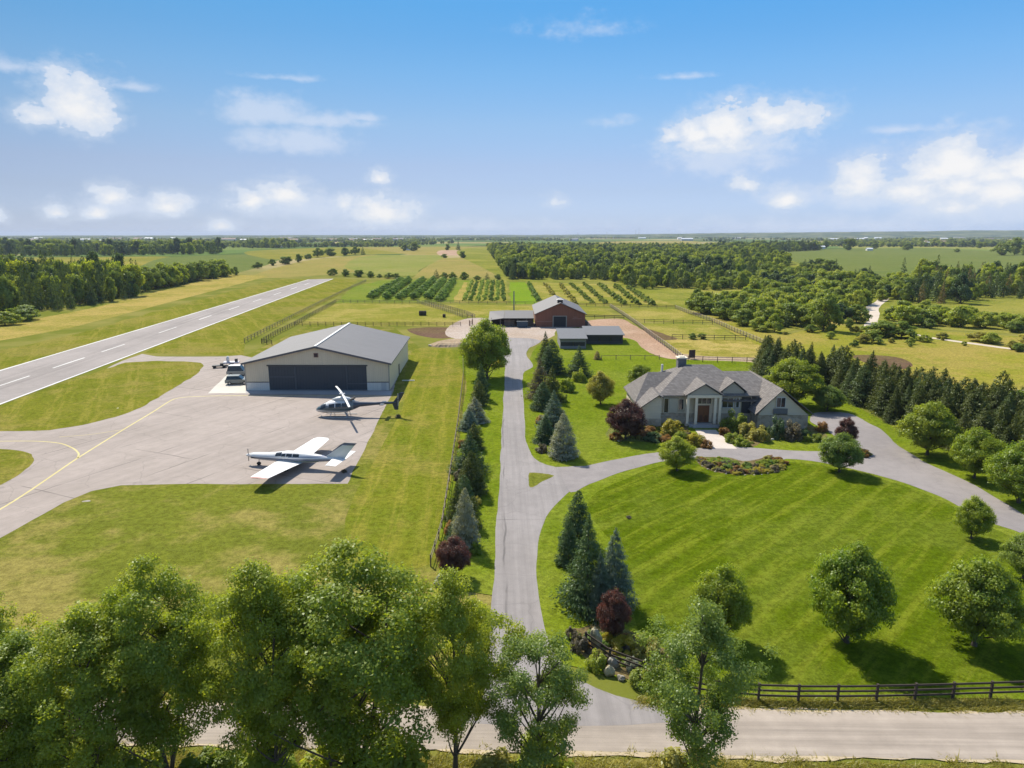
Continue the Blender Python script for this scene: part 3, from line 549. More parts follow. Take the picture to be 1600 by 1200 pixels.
def conif(seed, lv=34, br=9, spr=16, leaf=.026, asp=.3, pw=.85, droop=.10, cb=.03, ragged=.18, wide=1.0):
    """unit conifer (height 1, width 1): whorls of drooping sprays"""
    rng = np.random.default_rng(seed); P, A, N, Z = [], [], [], []
    for h in np.linspace(cb, .985, lv)**.93:
        R = .5*wide*((1-h)**pw*(.93+.07*math.sin(h*21+seed)))+.012
        nb = max(4, int(br*(.4+R*1.4)))
        for b in range(nb):
            az = rng.uniform(0, 6.283); r1 = R*(1-ragged*rng.uniform(0, 1.3)+.06); k = max(4, int(spr*(r1/.5)**.6)); tt = rng.uniform(.12, 1, k)**.62
            d = np.array([math.cos(az), math.sin(az)]); s = np.array([-d[1], d[0]]); off = rng.normal(0, .055, k)*(.35+tt*.9)
            x = np.outer(tt*r1, d)+np.outer(off*(r1*1.2+.05), s)*1.6
            z = h+rng.normal(0, .008)-droop*r1*tt+.05*r1*tt**3*2+rng.normal(0, .008, k)
            P.append(np.column_stack([x, z])); A.append(np.column_stack([np.tile(d, (k, 1))+np.outer(off*7, s)*.9, np.full(k, -.25)])+rng.normal(0, .22, (k, 3)))
            N.append(np.column_stack([np.tile(d*.45, (k, 1)), np.full(k, .8)])+rng.normal(0, .38, (k, 3))); Z.append(np.full(k, rng.uniform(0, .55))+rng.uniform(0, .45, k))
    P, A, N, Z = map(np.concatenate, (P, A, N, Z)); V, F = cards(P, N, leaf*rng.uniform(.6, 1.3, len(P))*(.55+.45*(1-P[:, 2]))[:], asp, rng, A, .25)
    tv, tf = tube_np([(0, 0, -.01), (0, 0, .3), (0, 0, .97)], [.02, .014, .002], 6)
    return (V, F, np.repeat(Z, 4)), (tv, tf)
def bush(seed, K=26, per=120, leaf=.035, rc=.2, flowers=0):
    rng = np.random.default_rng(seed); C = unit(rng.normal(0, 1, (K, 3)))*rng.uniform(.35, 1, (K, 1))**.5; C[:, 2] = abs(C[:, 2]); C *= np.array([.40, .40, .74]); Vs, Fs, Ts, n0 = [], [], [], 0
    for c in C:
        d = unit(rng.normal(0, 1, (per, 3))); P = c+d*rng.uniform(.3, 1, (per, 1))**.5*rc*np.array([.55, .55, 1.0]); P[:, 2] = np.abs(P[:, 2])
        V, F = cards(P, d+unit(c)*.5+rng.normal(0, .5, (per, 3))+np.array([0, 0, .4]), leaf*rng.uniform(.6, 1.3, per), .6, rng); Vs.append(V); Fs.append(F+n0); n0 += len(V); Ts.append(np.repeat(np.clip(rng.uniform(0, .6)+rng.uniform(0, .4, per), 0, 1), 4))
    tv, tf = tube_np([(0, 0, -.02), (.02, 0, .3), (0, .02, .6)], [.03, .02, .008], 5)
    return (np.vstack(Vs), np.vstack(Fs), np.concatenate(Ts)), (tv, tf)

BARK = plain('bark', (.10, .078, .058), .9, var=.35, scale=6, bump=.5)
LF = {'ash': leafmat('ash_leaves', (.044, .072, .009), (.128, .142, .016), k=2.95),
      'grey': leafmat('grey_green_leaves', (.042, .072, .016), (.110, .138, .032), k=2.5),
      'maple': leafmat('maple_leaves', (.040, .072, .009), (.112, .130, .013)),
      'lime': leafmat('lime_green_leaves', (.070, .110, .012), (.17, .19, .025), k=1.9),
      'wood': leafmat('woodland_leaves', (.042, .070, .013), (.112, .135, .024), .42, k=2.4),
      'woodlight': leafmat('light_woodland_leaves', (.075, .105, .014), (.165, .178, .028), .42, k=2.5),
      'spruce': leafmat('spruce_needles', (.018, .036, .016), (.052, .080, .030), .3, k=2.1),
      'blue': leafmat('blue_spruce_needles', (.040, .066, .050), (.110, .145, .110), .3, k=1.7),
      'silver': leafmat('silver_needles', (.085, .100, .075), (.22, .225, .175), .3, k=1.7),
      'cedar': leafmat('cedar_sprays', (.024, .038, .009), (.072, .084, .018), .3, k=1.75),
      'pine': leafmat('pine_needles', (.022, .040, .014), (.060, .080, .026), .3, k=2.0),
      'brown': leafmat('rusty_needles', (.055, .045, .018), (.12, .085, .034), .15),
      'plum': leafmat('plum_leaves', (.036, .018, .016), (.105, .060, .045), .45, (1.5, .8, .7), k=1.7),
      'olive': leafmat('olive_leaves', (.070, .075, .018), (.150, .140, .035)),
      'orchard': leafmat('orchard_leaves', (.042, .082, .014), (.105, .150, .030), .4, k=2.2),
      'sapling': leafmat('sapling_leaves', (.075, .115, .020), (.160, .190, .040), .35),
      'rust': leafmat('rusty_shrub_leaves', (.10, .055, .02), (.22, .13, .04), k=1.9),
      'gold': leafmat('golden_shrub_leaves', (.13, .13, .012), (.27, .23, .03), k=1.9),
      'heath': leafmat('dusky_heather', (.045, .040, .035), (.13, .115, .085), k=1.9)}
TRUNK_PALE = plain('pale_bark', (.20, .165, .125), .9, var=.35, scale=6, bump=.5)
class Proto: pass
def proto(name, parts, leaf):
    c, t = parts; p = Proto(); p.leaf = leaf
    p.crown = mesh_np(name+'_crown', c[0], c[1], [LF[leaf]], tint=c[2]); p.trunk = mesh_np(name+'_trunk', t[0], t[1], [BARK], smooth=True)
    n = len(c[0]); V = np.vstack([c[0], t[0]]); F = np.vstack([c[1], t[1]+n])
    p.single = None; p._s = (name, V, F, np.r_[np.zeros(len(c[1]), int), np.ones(len(t[1]), int)], np.r_[c[2], np.zeros(len(t[0]))])
    return p
def single(p):
    if p.single is None:
        nm, V, F, mi, ti = p._s; p.single = mesh_np(nm, V, F, [LF[p.leaf], BARK], mi, ti)
    return p.single
def recolor(o, leaf):
    s = o.material_slots[0]; s.link = 'OBJECT'; s.material = LF[leaf]
def plant(name, p, x, y, w, h, rz, label, cat, group=None, leaf=None, parts=('trunk', 'crown'), sy=None, tilt=None):
    """a plant of its own at (x, y): an Empty with trunk and crown, or one mesh when parts is None"""
    if parts is None:
        o = obj(name, single(p), None, (x, y, 0), rz); o.scale = (w, sy or w, h)
        if leaf: recolor(o, leaf)
        return tag(o, label, cat, group)
    r = root(name, (x, y, 0), label, cat, group, rz, (w, sy or w, h))
    obj(parts[0], p.trunk, r); c = obj(parts[1], p.crown, r)
    if leaf: recolor(c, leaf)
    return r
PR = {}
for i in range(5): PR['big', i] = proto('big_tree', decid(100+i, cb=.16, K=[235, 215, 245, 220, 230][i], per=300, leaf=.0092, rc=.082, egg=[.7, .8, .62, .75, .7][i], lumps=.24, hollow=.35, airy=.62, flat=.8, asp=1.9, multi=[1, 1, 2, 1, 2][i]), 'ash')
for i in range(2): PR['airy', i] = proto('airy_tree', decid(140+i, cb=.16, K=110, per=300, leaf=.0098, rc=.085, egg=.8, lumps=.3, hollow=.3, airy=.5, flat=.8, asp=1.8), 'grey')
for i in range(3): PR['round', i] = proto('round_tree', decid(200+i, cb=.09, K=190, per=190, leaf=.0135, rc=.095, egg=.62, lumps=.06, hollow=.25), 'maple')
for i in range(3): PR['spruce', i] = proto('spruce', conif(300+i, lv=[40, 46, 34][i], br=15, spr=34, leaf=.030, asp=.36, pw=[.62, .78, .95][i], wide=[1.15, 1.2, 1.35][i], ragged=[.22, .30, .38][i], droop=[.10, .16, .04][i]), 'spruce')
for i in range(3): PR['cedar', i] = proto('cedar', conif(330+i, lv=32, br=12, spr=20, leaf=.040, asp=.42, pw=.55, droop=-.05, ragged=.26, wide=1.1, cb=.0), 'cedar')
for i in range(3): PR['bush', i] = proto('shrub', bush(400+i), 'maple')
for i in range(4): PR['wdec', i] = proto('woodland_tree', decid(500+i, cb=.0, K=46, per=100, leaf=.034, rc=.14, egg=.6, lumps=.3, hollow=.4, airy=.25), 'wood')
for i in range(3): PR['wcon', i] = proto('woodland_conifer', conif(520+i, lv=17, br=7, spr=8, leaf=.075, asp=.42, pw=.6, ragged=.3, droop=.05, wide=1.2), 'pine')
for i in range(2): PR['orch', i] = proto('orchard_tree', decid(540+i, cb=.02, K=20, per=60, leaf=.06, rc=.19, egg=.75, lumps=.12), 'orchard')
for i in range(2): PR['sap', i] = proto('sapling', bush(560+i, K=9, per=40, leaf=.085, rc=.22), 'sapling')

# one thing standing on the ground, measured from the survey picture: base (u, vb), top row vt, width w in its pixels
RNG = random.Random(5)
def stand(name, kind, u, vb, vt, w, label, cat, group=None, leaf=None, full=True, i=None, hmin=.3):
    x, y = G(u, vb); h = max(hmin, zat(vt, y)); wm = w*depth(y)/FPX
    ks = [k for k in PR if k[0] == kind]; p = PR[ks[(i if i is not None else RNG.randrange(99)) % len(ks)]]
    pn = ('stem', 'foliage') if kind in ('bush', 'sap') else ('trunk', 'crown')
    return plant(name, p, x, y, wm, h, RNG.uniform(0, 6.28), label, cat, group, leaf, pn if full else None)

def scatter_stuff(name, label, P, W, H, sources, cat=None, group=None, seed=1):
    """a mass nobody could count as ONE object: points that carry copies of the source meshes"""
    rng = np.random.default_rng(seed); n = len(P); me = bpy.data.meshes.new(name); me.vertices.add(n)
    me.vertices.foreach_set('co', np.column_stack([P, np.zeros(n)]).astype(np.float32).ravel())
    def att(k, t, v): a = me.attributes.new(k, t, 'POINT'); a.data.foreach_set('vector' if t == 'FLOAT_VECTOR' else 'value', np.asarray(v).ravel())
    att('sc', 'FLOAT_VECTOR', np.column_stack([W, W, H]).astype(np.float32)); att('rot', 'FLOAT_VECTOR', np.column_stack([np.zeros(n), np.zeros(n), rng.uniform(0, 6.28, n)]).astype(np.float32))
    ns = len(sources); pat = np.sin(P[:, 0]/41+seed)+np.sin(P[:, 1]/58+P[:, 0]/73)+np.sin(P[:, 0]/17-P[:, 1]/29)       # kinds stand in drifts
    att('idx', 'INT', (((pat+3)/6*ns*1.6+rng.normal(0, .75, n)).astype(int) % ns).astype(np.int32))
    o = obj(name, me); g = bpy.data.node_groups.new(name, 'GeometryNodeTree'); t = NT(g)
    g.interface.new_socket('Geometry', in_out='INPUT', socket_type='NodeSocketGeometry'); g.interface.new_socket('Geometry', in_out='OUTPUT', socket_type='NodeSocketGeometry')
    gi, go = t.n('NodeGroupInput'), t.n('NodeGroupOutput'); j = t.n('GeometryNodeJoinGeometry')
    for s in reversed(sources):
        oi = t.n('GeometryNodeObjectInfo', transform_space='ORIGINAL', inp={'As Instance': True}); oi.inputs['Object'].default_value = s; g.links.new(oi.outputs['Geometry'], j.inputs[0])
    A = lambda k, dt: t.n('GeometryNodeInputNamedAttribute', data_type=dt, inp={'Name': k}).outputs['Attribute']
    ip = t.n('GeometryNodeInstanceOnPoints', inp={'Pick Instance': True}); g.links.new(gi.outputs[0], ip.inputs['Points']); g.links.new(j.outputs[0], ip.inputs['Instance'])
    g.links.new(A('idx', 'INT'), ip.inputs['Instance Index']); g.links.new(A('rot', 'FLOAT_VECTOR'), ip.inputs['Rotation']); g.links.new(A('sc', 'FLOAT_VECTOR'), ip.inputs['Scale'])
    g.links.new(ip.outputs[0], go.inputs[0]); o.modifiers.new('spread', 'NODES').node_group = g
    return tag(o, label, cat, group, 'stuff')
def fill(poly, s, seed, jit=.45):
    """jittered grid of points inside an outline on the ground"""
    rng = np.random.default_rng(seed); R = np.array(poly); lo, hi = R.min(0), R.max(0)
    xs, ys = np.meshgrid(np.arange(lo[0], hi[0], s), np.arange(lo[1], hi[1], s)); P = np.column_stack([xs.ravel(), ys.ravel()])+rng.uniform(-jit, jit, (xs.size, 2))*s
    return P[inside(P, R)]
# ---------------------------------------------------------------- trees and shrubs, near to far
TL = 'trees along the near side of the road'
for u, vb, vt, w, k, i, lab, lf in [
    (0, 1225, 888, 185, 'big', 0, 'dark green broadleaf tree cut by the left edge of the photo, in the roadside row', 'ash'),
    (60, 1260, 985, 210, 'big', 3, 'lower bushy broadleaf tree just right of the one at the left edge', 'ash'),
    (160, 1268, 935, 215, 'big', 1, 'broad green roadside tree with fine arching twigs, second from the left edge', 'ash'),
    (272, 1228, 866, 195, 'big', 2, 'tall roadside tree with bare dark trunk and long limb over the road gap', 'ash'),
    (428, 1250, 868, 195, 'big', 4, 'roadside tree with a narrow pointed top, just left of the tallest roadside tree', 'ash'),
    (566, 1228, 842, 275, 'big', 2, 'tallest and widest roadside tree, below the apron and mown strip', 'ash'),
    (713, 1213, 884, 165, 'big', 3, 'roadside tree with a clear straight trunk standing left of the drive mouth', 'ash'),
    (838, 1240, 966, 175, 'airy', 0, 'thin airy grey green tree standing in front of the drive mouth', 'grey'),
    (1082, 1222, 925, 195, 'airy', 1, 'tall grey green tree in front of the stone garden bed right of the drive mouth', 'grey')]:
    stand('roadside_tree', k, u, vb, vt, w, lab, 'tree', TL, lf, i=i)
US = 'undergrowth shrubs at the foot of the roadside trees'
for j, (u, vb, vt, w, lf, lab) in enumerate([(20, 1225, 1120, 150, 'ash', 'dark shrub in the bottom left corner'), (120, 1240, 1135, 150, 'ash', 'dark shrub second from the left along the bottom edge'),
    (215, 1235, 1130, 120, 'ash', 'shrub left of the road gap at the bottom edge'), (330, 1240, 1160, 120, 'lime', 'yellow green shrub below the road gap at the bottom edge'),
    (420, 1232, 1120, 140, 'ash', 'shrub right of the road gap at the bottom edge'), (520, 1240, 1130, 150, 'ash', 'dark shrub at the foot of the tallest roadside tree'),
    (620, 1235, 1120, 140, 'ash', 'dark shrub right of the foot of the tallest roadside tree'), (770, 1240, 1165, 110, 'olive', 'low olive shrub right of the straight trunk'),
    (850, 1225, 1120, 110, 'ash', 'dark shrub at the foot of the thin airy tree'), (1075, 1232, 1165, 120, 'olive', 'olive shrub at the foot of the grey green tree')]):
    stand('roadside_shrub', 'bush', u, vb, vt, w, lab, 'shrub', US, lf)
LT = 'round trees on the big lawn and along the loop drive'
for u, vb, vt, w, i, lab, lf in [
    (1322, 1005, 848, 128, 0, 'round yellow green maple in the middle of the striped lawn, with a long shadow', 'maple'),
    (1520, 1008, 866, 136, 1, 'round dark green maple on the striped lawn near the right edge of the photo', 'ash'),
    (1124, 1002, 882, 92, 2, 'round green tree partly behind the tall grey green roadside tree', 'maple'),
    (1517, 842, 776, 56, 0, 'small light green tree on the striped lawn beside the right arm of the loop drive', 'maple'),
    (1600, 905, 828, 70, 1, 'greyish small tree cut by the right edge of the photo, on the lawn', 'grey'),
    (1310, 738, 676, 68, 2, 'feathery grey green tree at the lawn corner where the loop meets the parking', 'grey'),
    (1057, 736, 682, 58, 0, 'small round dark tree on the lawn left of the curved flower bed', 'ash'),
    (1447, 711, 624, 90, 1, 'largest round pale green tree beyond the parking drive, before the dark cedars', 'lime'),
    (1522, 748, 668, 76, 2, 'middle one of three round light trees beyond the parking drive', 'maple'),
    (1590, 786, 690, 100, 0, 'right one of three round light trees beyond the drive, at the photo edge', 'maple'),
    (1238, 634, 556, 92, 1, 'large rounded light green tree behind the right wing of the stone house', 'lime'),
    (1293, 642, 602, 52, 2, 'small rounded pale tree at the back corner of the parking', 'grey'),
    (938, 632, 580, 44, 0, 'round bronze tinged tree on the lawn left of the stone house', 'olive'),
    (1000, 608, 567, 46, 1, 'dark bushy tree behind the left end of the stone house', 'ash'),
    (760, 592, 496, 84, 2, 'big old broadleaf tree where the drive opens into the barn yard', 'ash'),
    (978, 686, 624, 66, 0, 'purple leaved maple in the bed at the left front of the house', 'plum'),
    (1320, 702, 650, 34, 1, 'slim purple leaved tree in the bed beside the parking', 'plum'),
    (708, 902, 838, 56, 2, 'purple brown rounded tree at the near end of the hedge row left of the drive', 'plum'),
    (957, 1000, 918, 54, 1, 'dark purple tree at the foot of the spruces beside the drive curve', 'plum')]:
    stand('purple_tree' if lf == 'plum' else 'lawn_tree', 'round', u, vb, vt, w, lab, 'tree', None if lf == 'plum' else LT, lf, i=i)
SP = 'conifers beside the drive'
for u, vb, vt, w, k, lf, lab in [
    (902, 850, 766, 48, 'spruce', 'spruce', 'dark spruce, farthest of the group on the lawn beside the drive curve'),
    (888, 882, 812, 36, 'spruce', 'spruce', 'small dark spruce on the drive side of the spruce group'),
    (917, 948, 806, 74, 'spruce', 'spruce', 'tall dark spruce in the middle of the group beside the drive curve'),
    (958, 946, 826, 62, 'spruce', 'blue', 'bluish spruce at the right of the group beside the drive curve'),
    (936, 965, 862, 40, 'spruce', 'blue', 'slim blue spruce in front of the group beside the drive curve'),
    (880, 715, 645, 42, 'spruce', 'silver', 'pale broad spruce at the near end of the row right of the drive'),
    (852, 690, 648, 34, 'spruce', 'spruce', 'small dark spruce just left of the pale broad spruce'),
    (865, 668, 610, 40, 'spruce', 'blue', 'blue green spruce second from the near end of the row right of the drive'),
    (848, 640, 596, 34, 'spruce', 'spruce', 'dark spruce at the drive edge in the middle of the right row'),
    (862, 628, 572, 32, 'spruce', 'cedar', 'brownish conifer in the middle of the row right of the drive'),
    (843, 622, 560, 36, 'spruce', 'heath', 'grey brown conifer at the drive edge of the right row'),
    (862, 584, 530, 38, 'spruce', 'spruce', 'dark pointed spruce near the far end of the row right of the drive'),
    (852, 566, 518, 24, 'spruce', 'cedar', 'slim conifer at the far end of the row beside the yard'),
    (904, 588, 540, 34, 'spruce', 'spruce', 'cone shaped dark spruce on the lawn before the grey shed'),
    (933, 562, 548, 11, 'cedar', 'brown', 'small brown cone shaped conifer on the lawn by the low fence'),
    (752, 624, 568, 24, 'spruce', 'spruce', 'slim dark conifer below the big tree left of the drive'),
    (748, 634, 594, 26, 'cedar', 'cedar', 'dark bushy conifer second below the big tree left of the drive'),
    (742, 660, 620, 36, 'spruce', 'silver', 'silvery weeping conifer left of the drive'),
    (733, 672, 636, 30, 'spruce', 'blue', 'grey blue conifer beside the silvery weeping one'),
    (733, 738, 672, 46, 'spruce', 'spruce', 'large dark conifer in the middle of the row left of the drive'),
    (737, 772, 704, 44, 'spruce', 'cedar', 'dark conifer in front of the large dark one left of the drive'),
    (715, 812, 752, 34, 'spruce', 'cedar', 'brown green conifer by the fence left of the drive'),
    (741, 702, 660, 30, 'spruce', 'cedar', 'dark narrow conifer squeezed above the large dark one left of the drive'),
    (726, 792, 742, 32, 'cedar', 'spruce', 'dark rounded conifer between the large dark one and the fence'),
    (716, 842, 794, 34, 'spruce', 'spruce', 'dark low conifer behind the tan pointed spruce'),
    (738, 826, 776, 30, 'cedar', 'cedar', 'dark bushy conifer at the drive side of the tan pointed spruce'),
    (753, 606, 576, 22, 'cedar', 'spruce', 'dark conifer right under the big tree left of the drive'),
    (727, 856, 762, 42, 'spruce', 'silver', 'tan and silver pointed spruce near the purple brown tree left of the drive')]:
    stand('spruce_tree' if k == 'spruce' else 'conifer_tree', k, u, vb, vt, w*1.2, lab, 'conifer', SP, lf)
SH = 'garden shrubs'
for u, vb, vt, w, lf, lab in [
    (745, 678, 660, 20, 'lime', 'light green bush between the conifers left of the drive'), (742, 618, 608, 12, 'gold', 'small golden bush left of the drive'),
    (775, 572, 558, 30, 'gold', 'yellow flowering bush under the big tree by the yard'), (690, 912, 893, 34, 'silver', 'pale flowering bush below the purple brown tree'),
    (886, 612, 584, 32, 'ash', 'grey green rounded bush beside the conifer row right of the drive'), (906, 596, 572, 30, 'ash', 'dark low bush in front of the cone shaped spruce'),
    (880, 628, 610, 18, 'ash', 'small dark bush on the lawn beside the conifer row'), (846, 706, 690, 26, 'heath', 'grey low bush at the foot of the pale broad spruce'),
    (1005, 680, 660, 50, 'rust', 'red brown low bush beside the purple maple'), (1018, 688, 672, 40, 'spruce', 'dark low bush in the shade right of the purple maple'),
    (1048, 679, 648, 46, 'gold', 'yellow green bush left of the front door'), (1062, 692, 668, 30, 'lime', 'light green bush below the yellow green one'),
    (1020, 660, 640, 18, 'spruce', 'small dark evergreen against the left front wall'), (962, 688, 672, 26, 'rust', 'brown low bush at the left end of the house bed'),
    (1085, 694, 672, 44, 'gold', 'golden perennial clump left of the walkway'), (1066, 698, 682, 44, 'olive', 'olive ground shrub left of the walkway'), (1102, 699, 683, 26, 'rust', 'rusty low shrub at the walkway edge'),
    (1040, 690, 677, 34, 'rust', 'orange brown perennial clump left of the door bed'),
    (1146, 671, 634, 50, 'lime', 'largest dense green bush right of the front door'), (1170, 680, 654, 42, 'olive', 'flowering pale green bush right of the large dense one'),
    (1188, 688, 660, 40, 'olive', 'mid green bush before the right gable wall'), (1145, 691, 672, 34, 'lime', 'light green low bush right of the walkway'), (1160, 697, 680, 30, 'ash', 'green low bush at the walkway corner by the drive'),
    (1132, 680, 664, 24, 'rust', 'reddish low bush beside the walkway top'), (1212, 684, 642, 34, 'spruce', 'dark tall bush left of the right gable window'), (1236, 686, 650, 40, 'heath', 'dusky dark bush below the right gable'),
    (1253, 684, 662, 26, 'spruce', 'dark bush at the right corner of the house'), (1277, 690, 674, 24, 'lime', 'bright low bush at the right end of the house bed'), (1285, 674, 654, 26, 'rust', 'red brown low bush by the parking edge'), (1262, 690, 676, 16, 'ash', 'small green bush between dark and bright bushes'),
    (749, 614, 602, 20, 'olive', 'olive bush in the row left of the drive near its far end'), (739, 652, 636, 24, 'ash', 'round green bush beside the silvery weeping conifer'), (747, 690, 672, 22, 'maple', 'round mid green bush at the drive side above the large dark conifer'),
    (726, 700, 680, 26, 'rust', 'reddish bush at the fence side above the large dark conifer'), (748, 728, 706, 22, 'ash', 'dark round bush at the drive side of the large dark conifer'), (720, 752, 728, 28, 'heath', 'dusky bush at the fence side of the large dark conifer'), (746, 790, 768, 22, 'olive', 'olive round bush at the drive side below the large dark conifer'),
    (706, 836, 806, 30, 'rust', 'red brown bush at the fence behind the tan pointed spruce'), (742, 866, 842, 24, 'maple', 'green bush at the drive side of the tan pointed spruce'), (700, 872, 846, 28, 'heath', 'dusky bush between the fence and the purple brown tree'),
    (868, 606, 590, 20, 'olive', 'olive bush inside the conifer row right of the drive'), (874, 650, 632, 22, 'heath', 'dusky bush at the lawn side of the conifer row'), (846, 662, 644, 22, 'rust', 'rusty bush at the drive edge of the right row'),
    (1345, 712, 698, 34, 'rust', 'rusty low shrub below the feathery tree'), (1372, 632, 606, 40, 'spruce', 'dark bush at the far side of the parking'),
    (893, 1000, 974, 24, 'heath', 'dark heathery bush at the left end of the stone garden bed'), (906, 1016, 984, 34, 'heath', 'larger heathery bush behind the first at the drive side'),
    (932, 1044, 1010, 40, 'ash', 'mounded green bush behind the rails of the stone garden'), (978, 1020, 990, 60, 'gold', 'yellow green loose shrub in the middle of the stone garden'),
    (1010, 1024, 985, 60, 'olive', 'olive loose shrub at the right of the stone garden'), (1000, 1070, 1042, 48, 'lime', 'bright green mound at the front of the stone garden'), (948, 1004, 982, 26, 'gold', 'golden shrub beside the tall boulder'),
    (985, 1046, 1022, 30, 'silver', 'pale grey green shrub among the boulders'), (1038, 1068, 1030, 50, 'ash', 'green shrub under the grey green tree in the stone garden')]:
    stand('garden_shrub', 'bush', u, vb, vt, w, lab, 'shrub', SH, lf, full=w > 15)
# the low plants of the curved bed in front of the house
rb = random.Random(3); bedc = spline(GP([(1093, 718), (1100, 727), (1120, 735), (1152, 740), (1188, 739), (1214, 734), (1222, 726), (1212, 719), (1196, 718)]), False, .42)
for q, (x, y) in enumerate(bedc):
    lf, lab = [('rust', 'rusty low plant in the rim of the curved bed'), ('olive', 'olive low plant in the rim of the curved bed'), ('gold', 'golden low plant in the rim of the curved bed'), ('heath', 'dusky low plant in the rim of the curved bed')][rb.randrange(4)]
    plant('bedding_plant', PR['bush', q % 3], x+rb.uniform(-.25, .25), y+rb.uniform(-.2, .2), rb.uniform(1.0, 1.7), rb.uniform(.45, .85), rb.uniform(0, 6), lab, 'plant', 'low plants round the rim of the curved bed', lf, None)
for q, (u, v, lf, w) in enumerate([(1115, 722, 'ash', 2.6), (1132, 721, 'orchard', 3.0), (1145, 725, 'ash', 2.2), (1192, 726, 'lime', 2.4), (1205, 724, 'orchard', 2.2)]):
    x, y = G(u, v); plant('bedding_plant', PR['bush', q % 3], x, y, w, .5, q, 'green ground cover mound inside the curved bed', 'plant', 'green mounds inside the curved bed', lf, None)

# low planting that fills the beds
for bed, sp, lab, grp in ((GP([(955, 682), (965, 668), (1000, 660), (1060, 668), (1078, 676), (1106, 697), (1085, 698), (1040, 690), (1000, 688)]), 1.15, 'low flowering plant filling the bed left of the walkway', 'low plants of the left house bed'), (GP([(1130, 672), (1160, 666), (1255, 668), (1284, 682), (1265, 687), (1200, 686), (1174, 697), (1154, 694)]), 1.15, 'low flowering plant filling the bed right of the walkway', 'low plants of the right house bed'), (GP([(893, 988), (910, 986), (985, 988), (1035, 1022), (1058, 1058), (1020, 1068), (965, 1054), (930, 1034), (902, 1010)]), 1.0, 'low loose plant between the boulders of the stone garden', 'low plants of the stone garden'), (GP([(1098, 719), (1120, 718), (1148, 725), (1166, 728), (1182, 724), (1200, 719), (1216, 722), (1214, 733), (1188, 738), (1150, 739), (1118, 734)]), .8, 'low plant inside the curved bed', 'low plants inside the curved bed')):
    for q, (x, y) in enumerate(fill(bed, sp, 6)):
        plant('bedding_plant', PR['bush', q % 3], x, y, rb.uniform(.8, 1.5), rb.uniform(.3, .75), rb.uniform(0, 6), lab, 'plant', grp, rb.choice(['olive', 'lime', 'gold', 'rust', 'maple', 'ash', 'orchard', 'heath']), None)
# cedar belt on the right
belt = GP([(1190, 578), (1290, 597), (1345, 612), (1405, 632), (1480, 652), (1600, 668), (1700, 690), (1800, 730), (1700, 790), (1600, 742), (1500, 706), (1410, 668), (1355, 640), (1300, 612), (1240, 602), (1195, 592)])
R2 = np.random.default_rng(11)
for q, (x, y) in enumerate(fill(belt, 1.8, 4, .75)):
    h = R2.uniform(5.0, 8.4); w = h*R2.uniform(.52, .76)
    if R2.random() < (.04 if x < 78 else .2): plant('belt_tree', PR['wdec', q % 4], x, y, w*1.2, h*.95, R2.uniform(0, 6), 'light green leafy tree among the dark cedar belt right of the house', 'tree', 'leafy trees in the cedar belt', 'wood')
    else: plant('cedar_tree', PR[('cedar', 'spruce')[q % 3 > 0], q % 3], x, y, w, h, R2.uniform(0, 6), 'dark cedar in the dense belt beyond the house and parking', 'conifer', 'cedars in the belt beyond the house', ['cedar', 'cedar', 'pine', 'cedar', 'cedar'][q % 5])

# orchard rows
for r, (u0, v0, u1, v1) in enumerate([(579, 467, 629, 439), (601, 468, 640, 439), (625, 468, 662, 439), (646, 468, 679, 439), (668, 468, 694, 439), (686, 471, 709, 440)]):
    a, b = np.array(G(u0, v0)), np.array(G(u1, v1)); n = int(np.linalg.norm(b-a)/4.3)
    for k in range(n):
        x, y = a+(b-a)*k/n+R2.uniform(-.4, .4, 2); plant('orchard_tree', PR['orch', k % 2], x, y, R2.uniform(3.6, 4.6), R2.uniform(2.6, 3.4), R2.uniform(0, 6),
            'bushy fruit tree in the %s orchard row counted from the runway side' % ['first', 'second', 'third', 'fourth', 'fifth', 'sixth'][r], 'fruit tree', 'fruit trees of orchard row %d' % (r+1), None, None)
for r, (u0, u1) in enumerate([(725, 738), (736, 746), (747, 754), (757, 762), (767, 770), (777, 778), (787, 785)]):
    a, b = np.array(G(u0, 471)), np.array(G(u1, 440)); n = int(np.linalg.norm(b-a)/6.0)
    for k in range(n):
        x, y = a+(b-a)*(k+.2)/n+R2.uniform(-.5, .5, 2); plant('orchard_sapling', PR['sap', k % 2], x, y, R2.uniform(1.9, 3.0), R2.uniform(1.6, 2.7), R2.uniform(0, 6),
            'young tree in the %s row of the small plot beside the orchard' % ['first', 'second', 'third', 'fourth', 'fifth', 'sixth', 'seventh'][r], 'sapling', 'young trees of plot row %d' % (r+1), 'orchard' if r in (1, 4, 6) else 'sapling', None)
for r, (u0, v0, u1, v1) in enumerate([(841, 471, 826, 443), (865, 462, 851, 444), (899, 475, 875, 444), (924, 474, 891, 443), (946, 475, 911, 443), (974, 476, 936, 445), (996, 476, 961, 447), (1020, 477, 982, 451)]):
    a, b = np.array(G(u0, v0)), np.array(G(u1, v1)); n = int(np.linalg.norm(b-a)/(3.9 if r > 0 else 3.2))
    for k in range(n):
        if R2.random() < .1: continue
        x, y = a+(b-a)*k/n+R2.uniform(-.5, .5, 2); s = 1.25 if r > 4 else 1; plant('berry_bush', PR['sap', k % 2], x, y, R2.uniform(2.2, 3.6)*s, R2.uniform(1.4, 2.4)*s, R2.uniform(0, 6),
            'bush in the %s hedge row behind the barn counted from the left' % ['first', 'second', 'third', 'fourth', 'fifth', 'sixth', 'seventh', 'eighth'][r], 'bush', 'bushes of hedge row %d behind the barn' % (r+1), ['orchard', 'olive', 'olive', 'wood', 'wood', 'wood', 'wood', 'wood'][r], None)

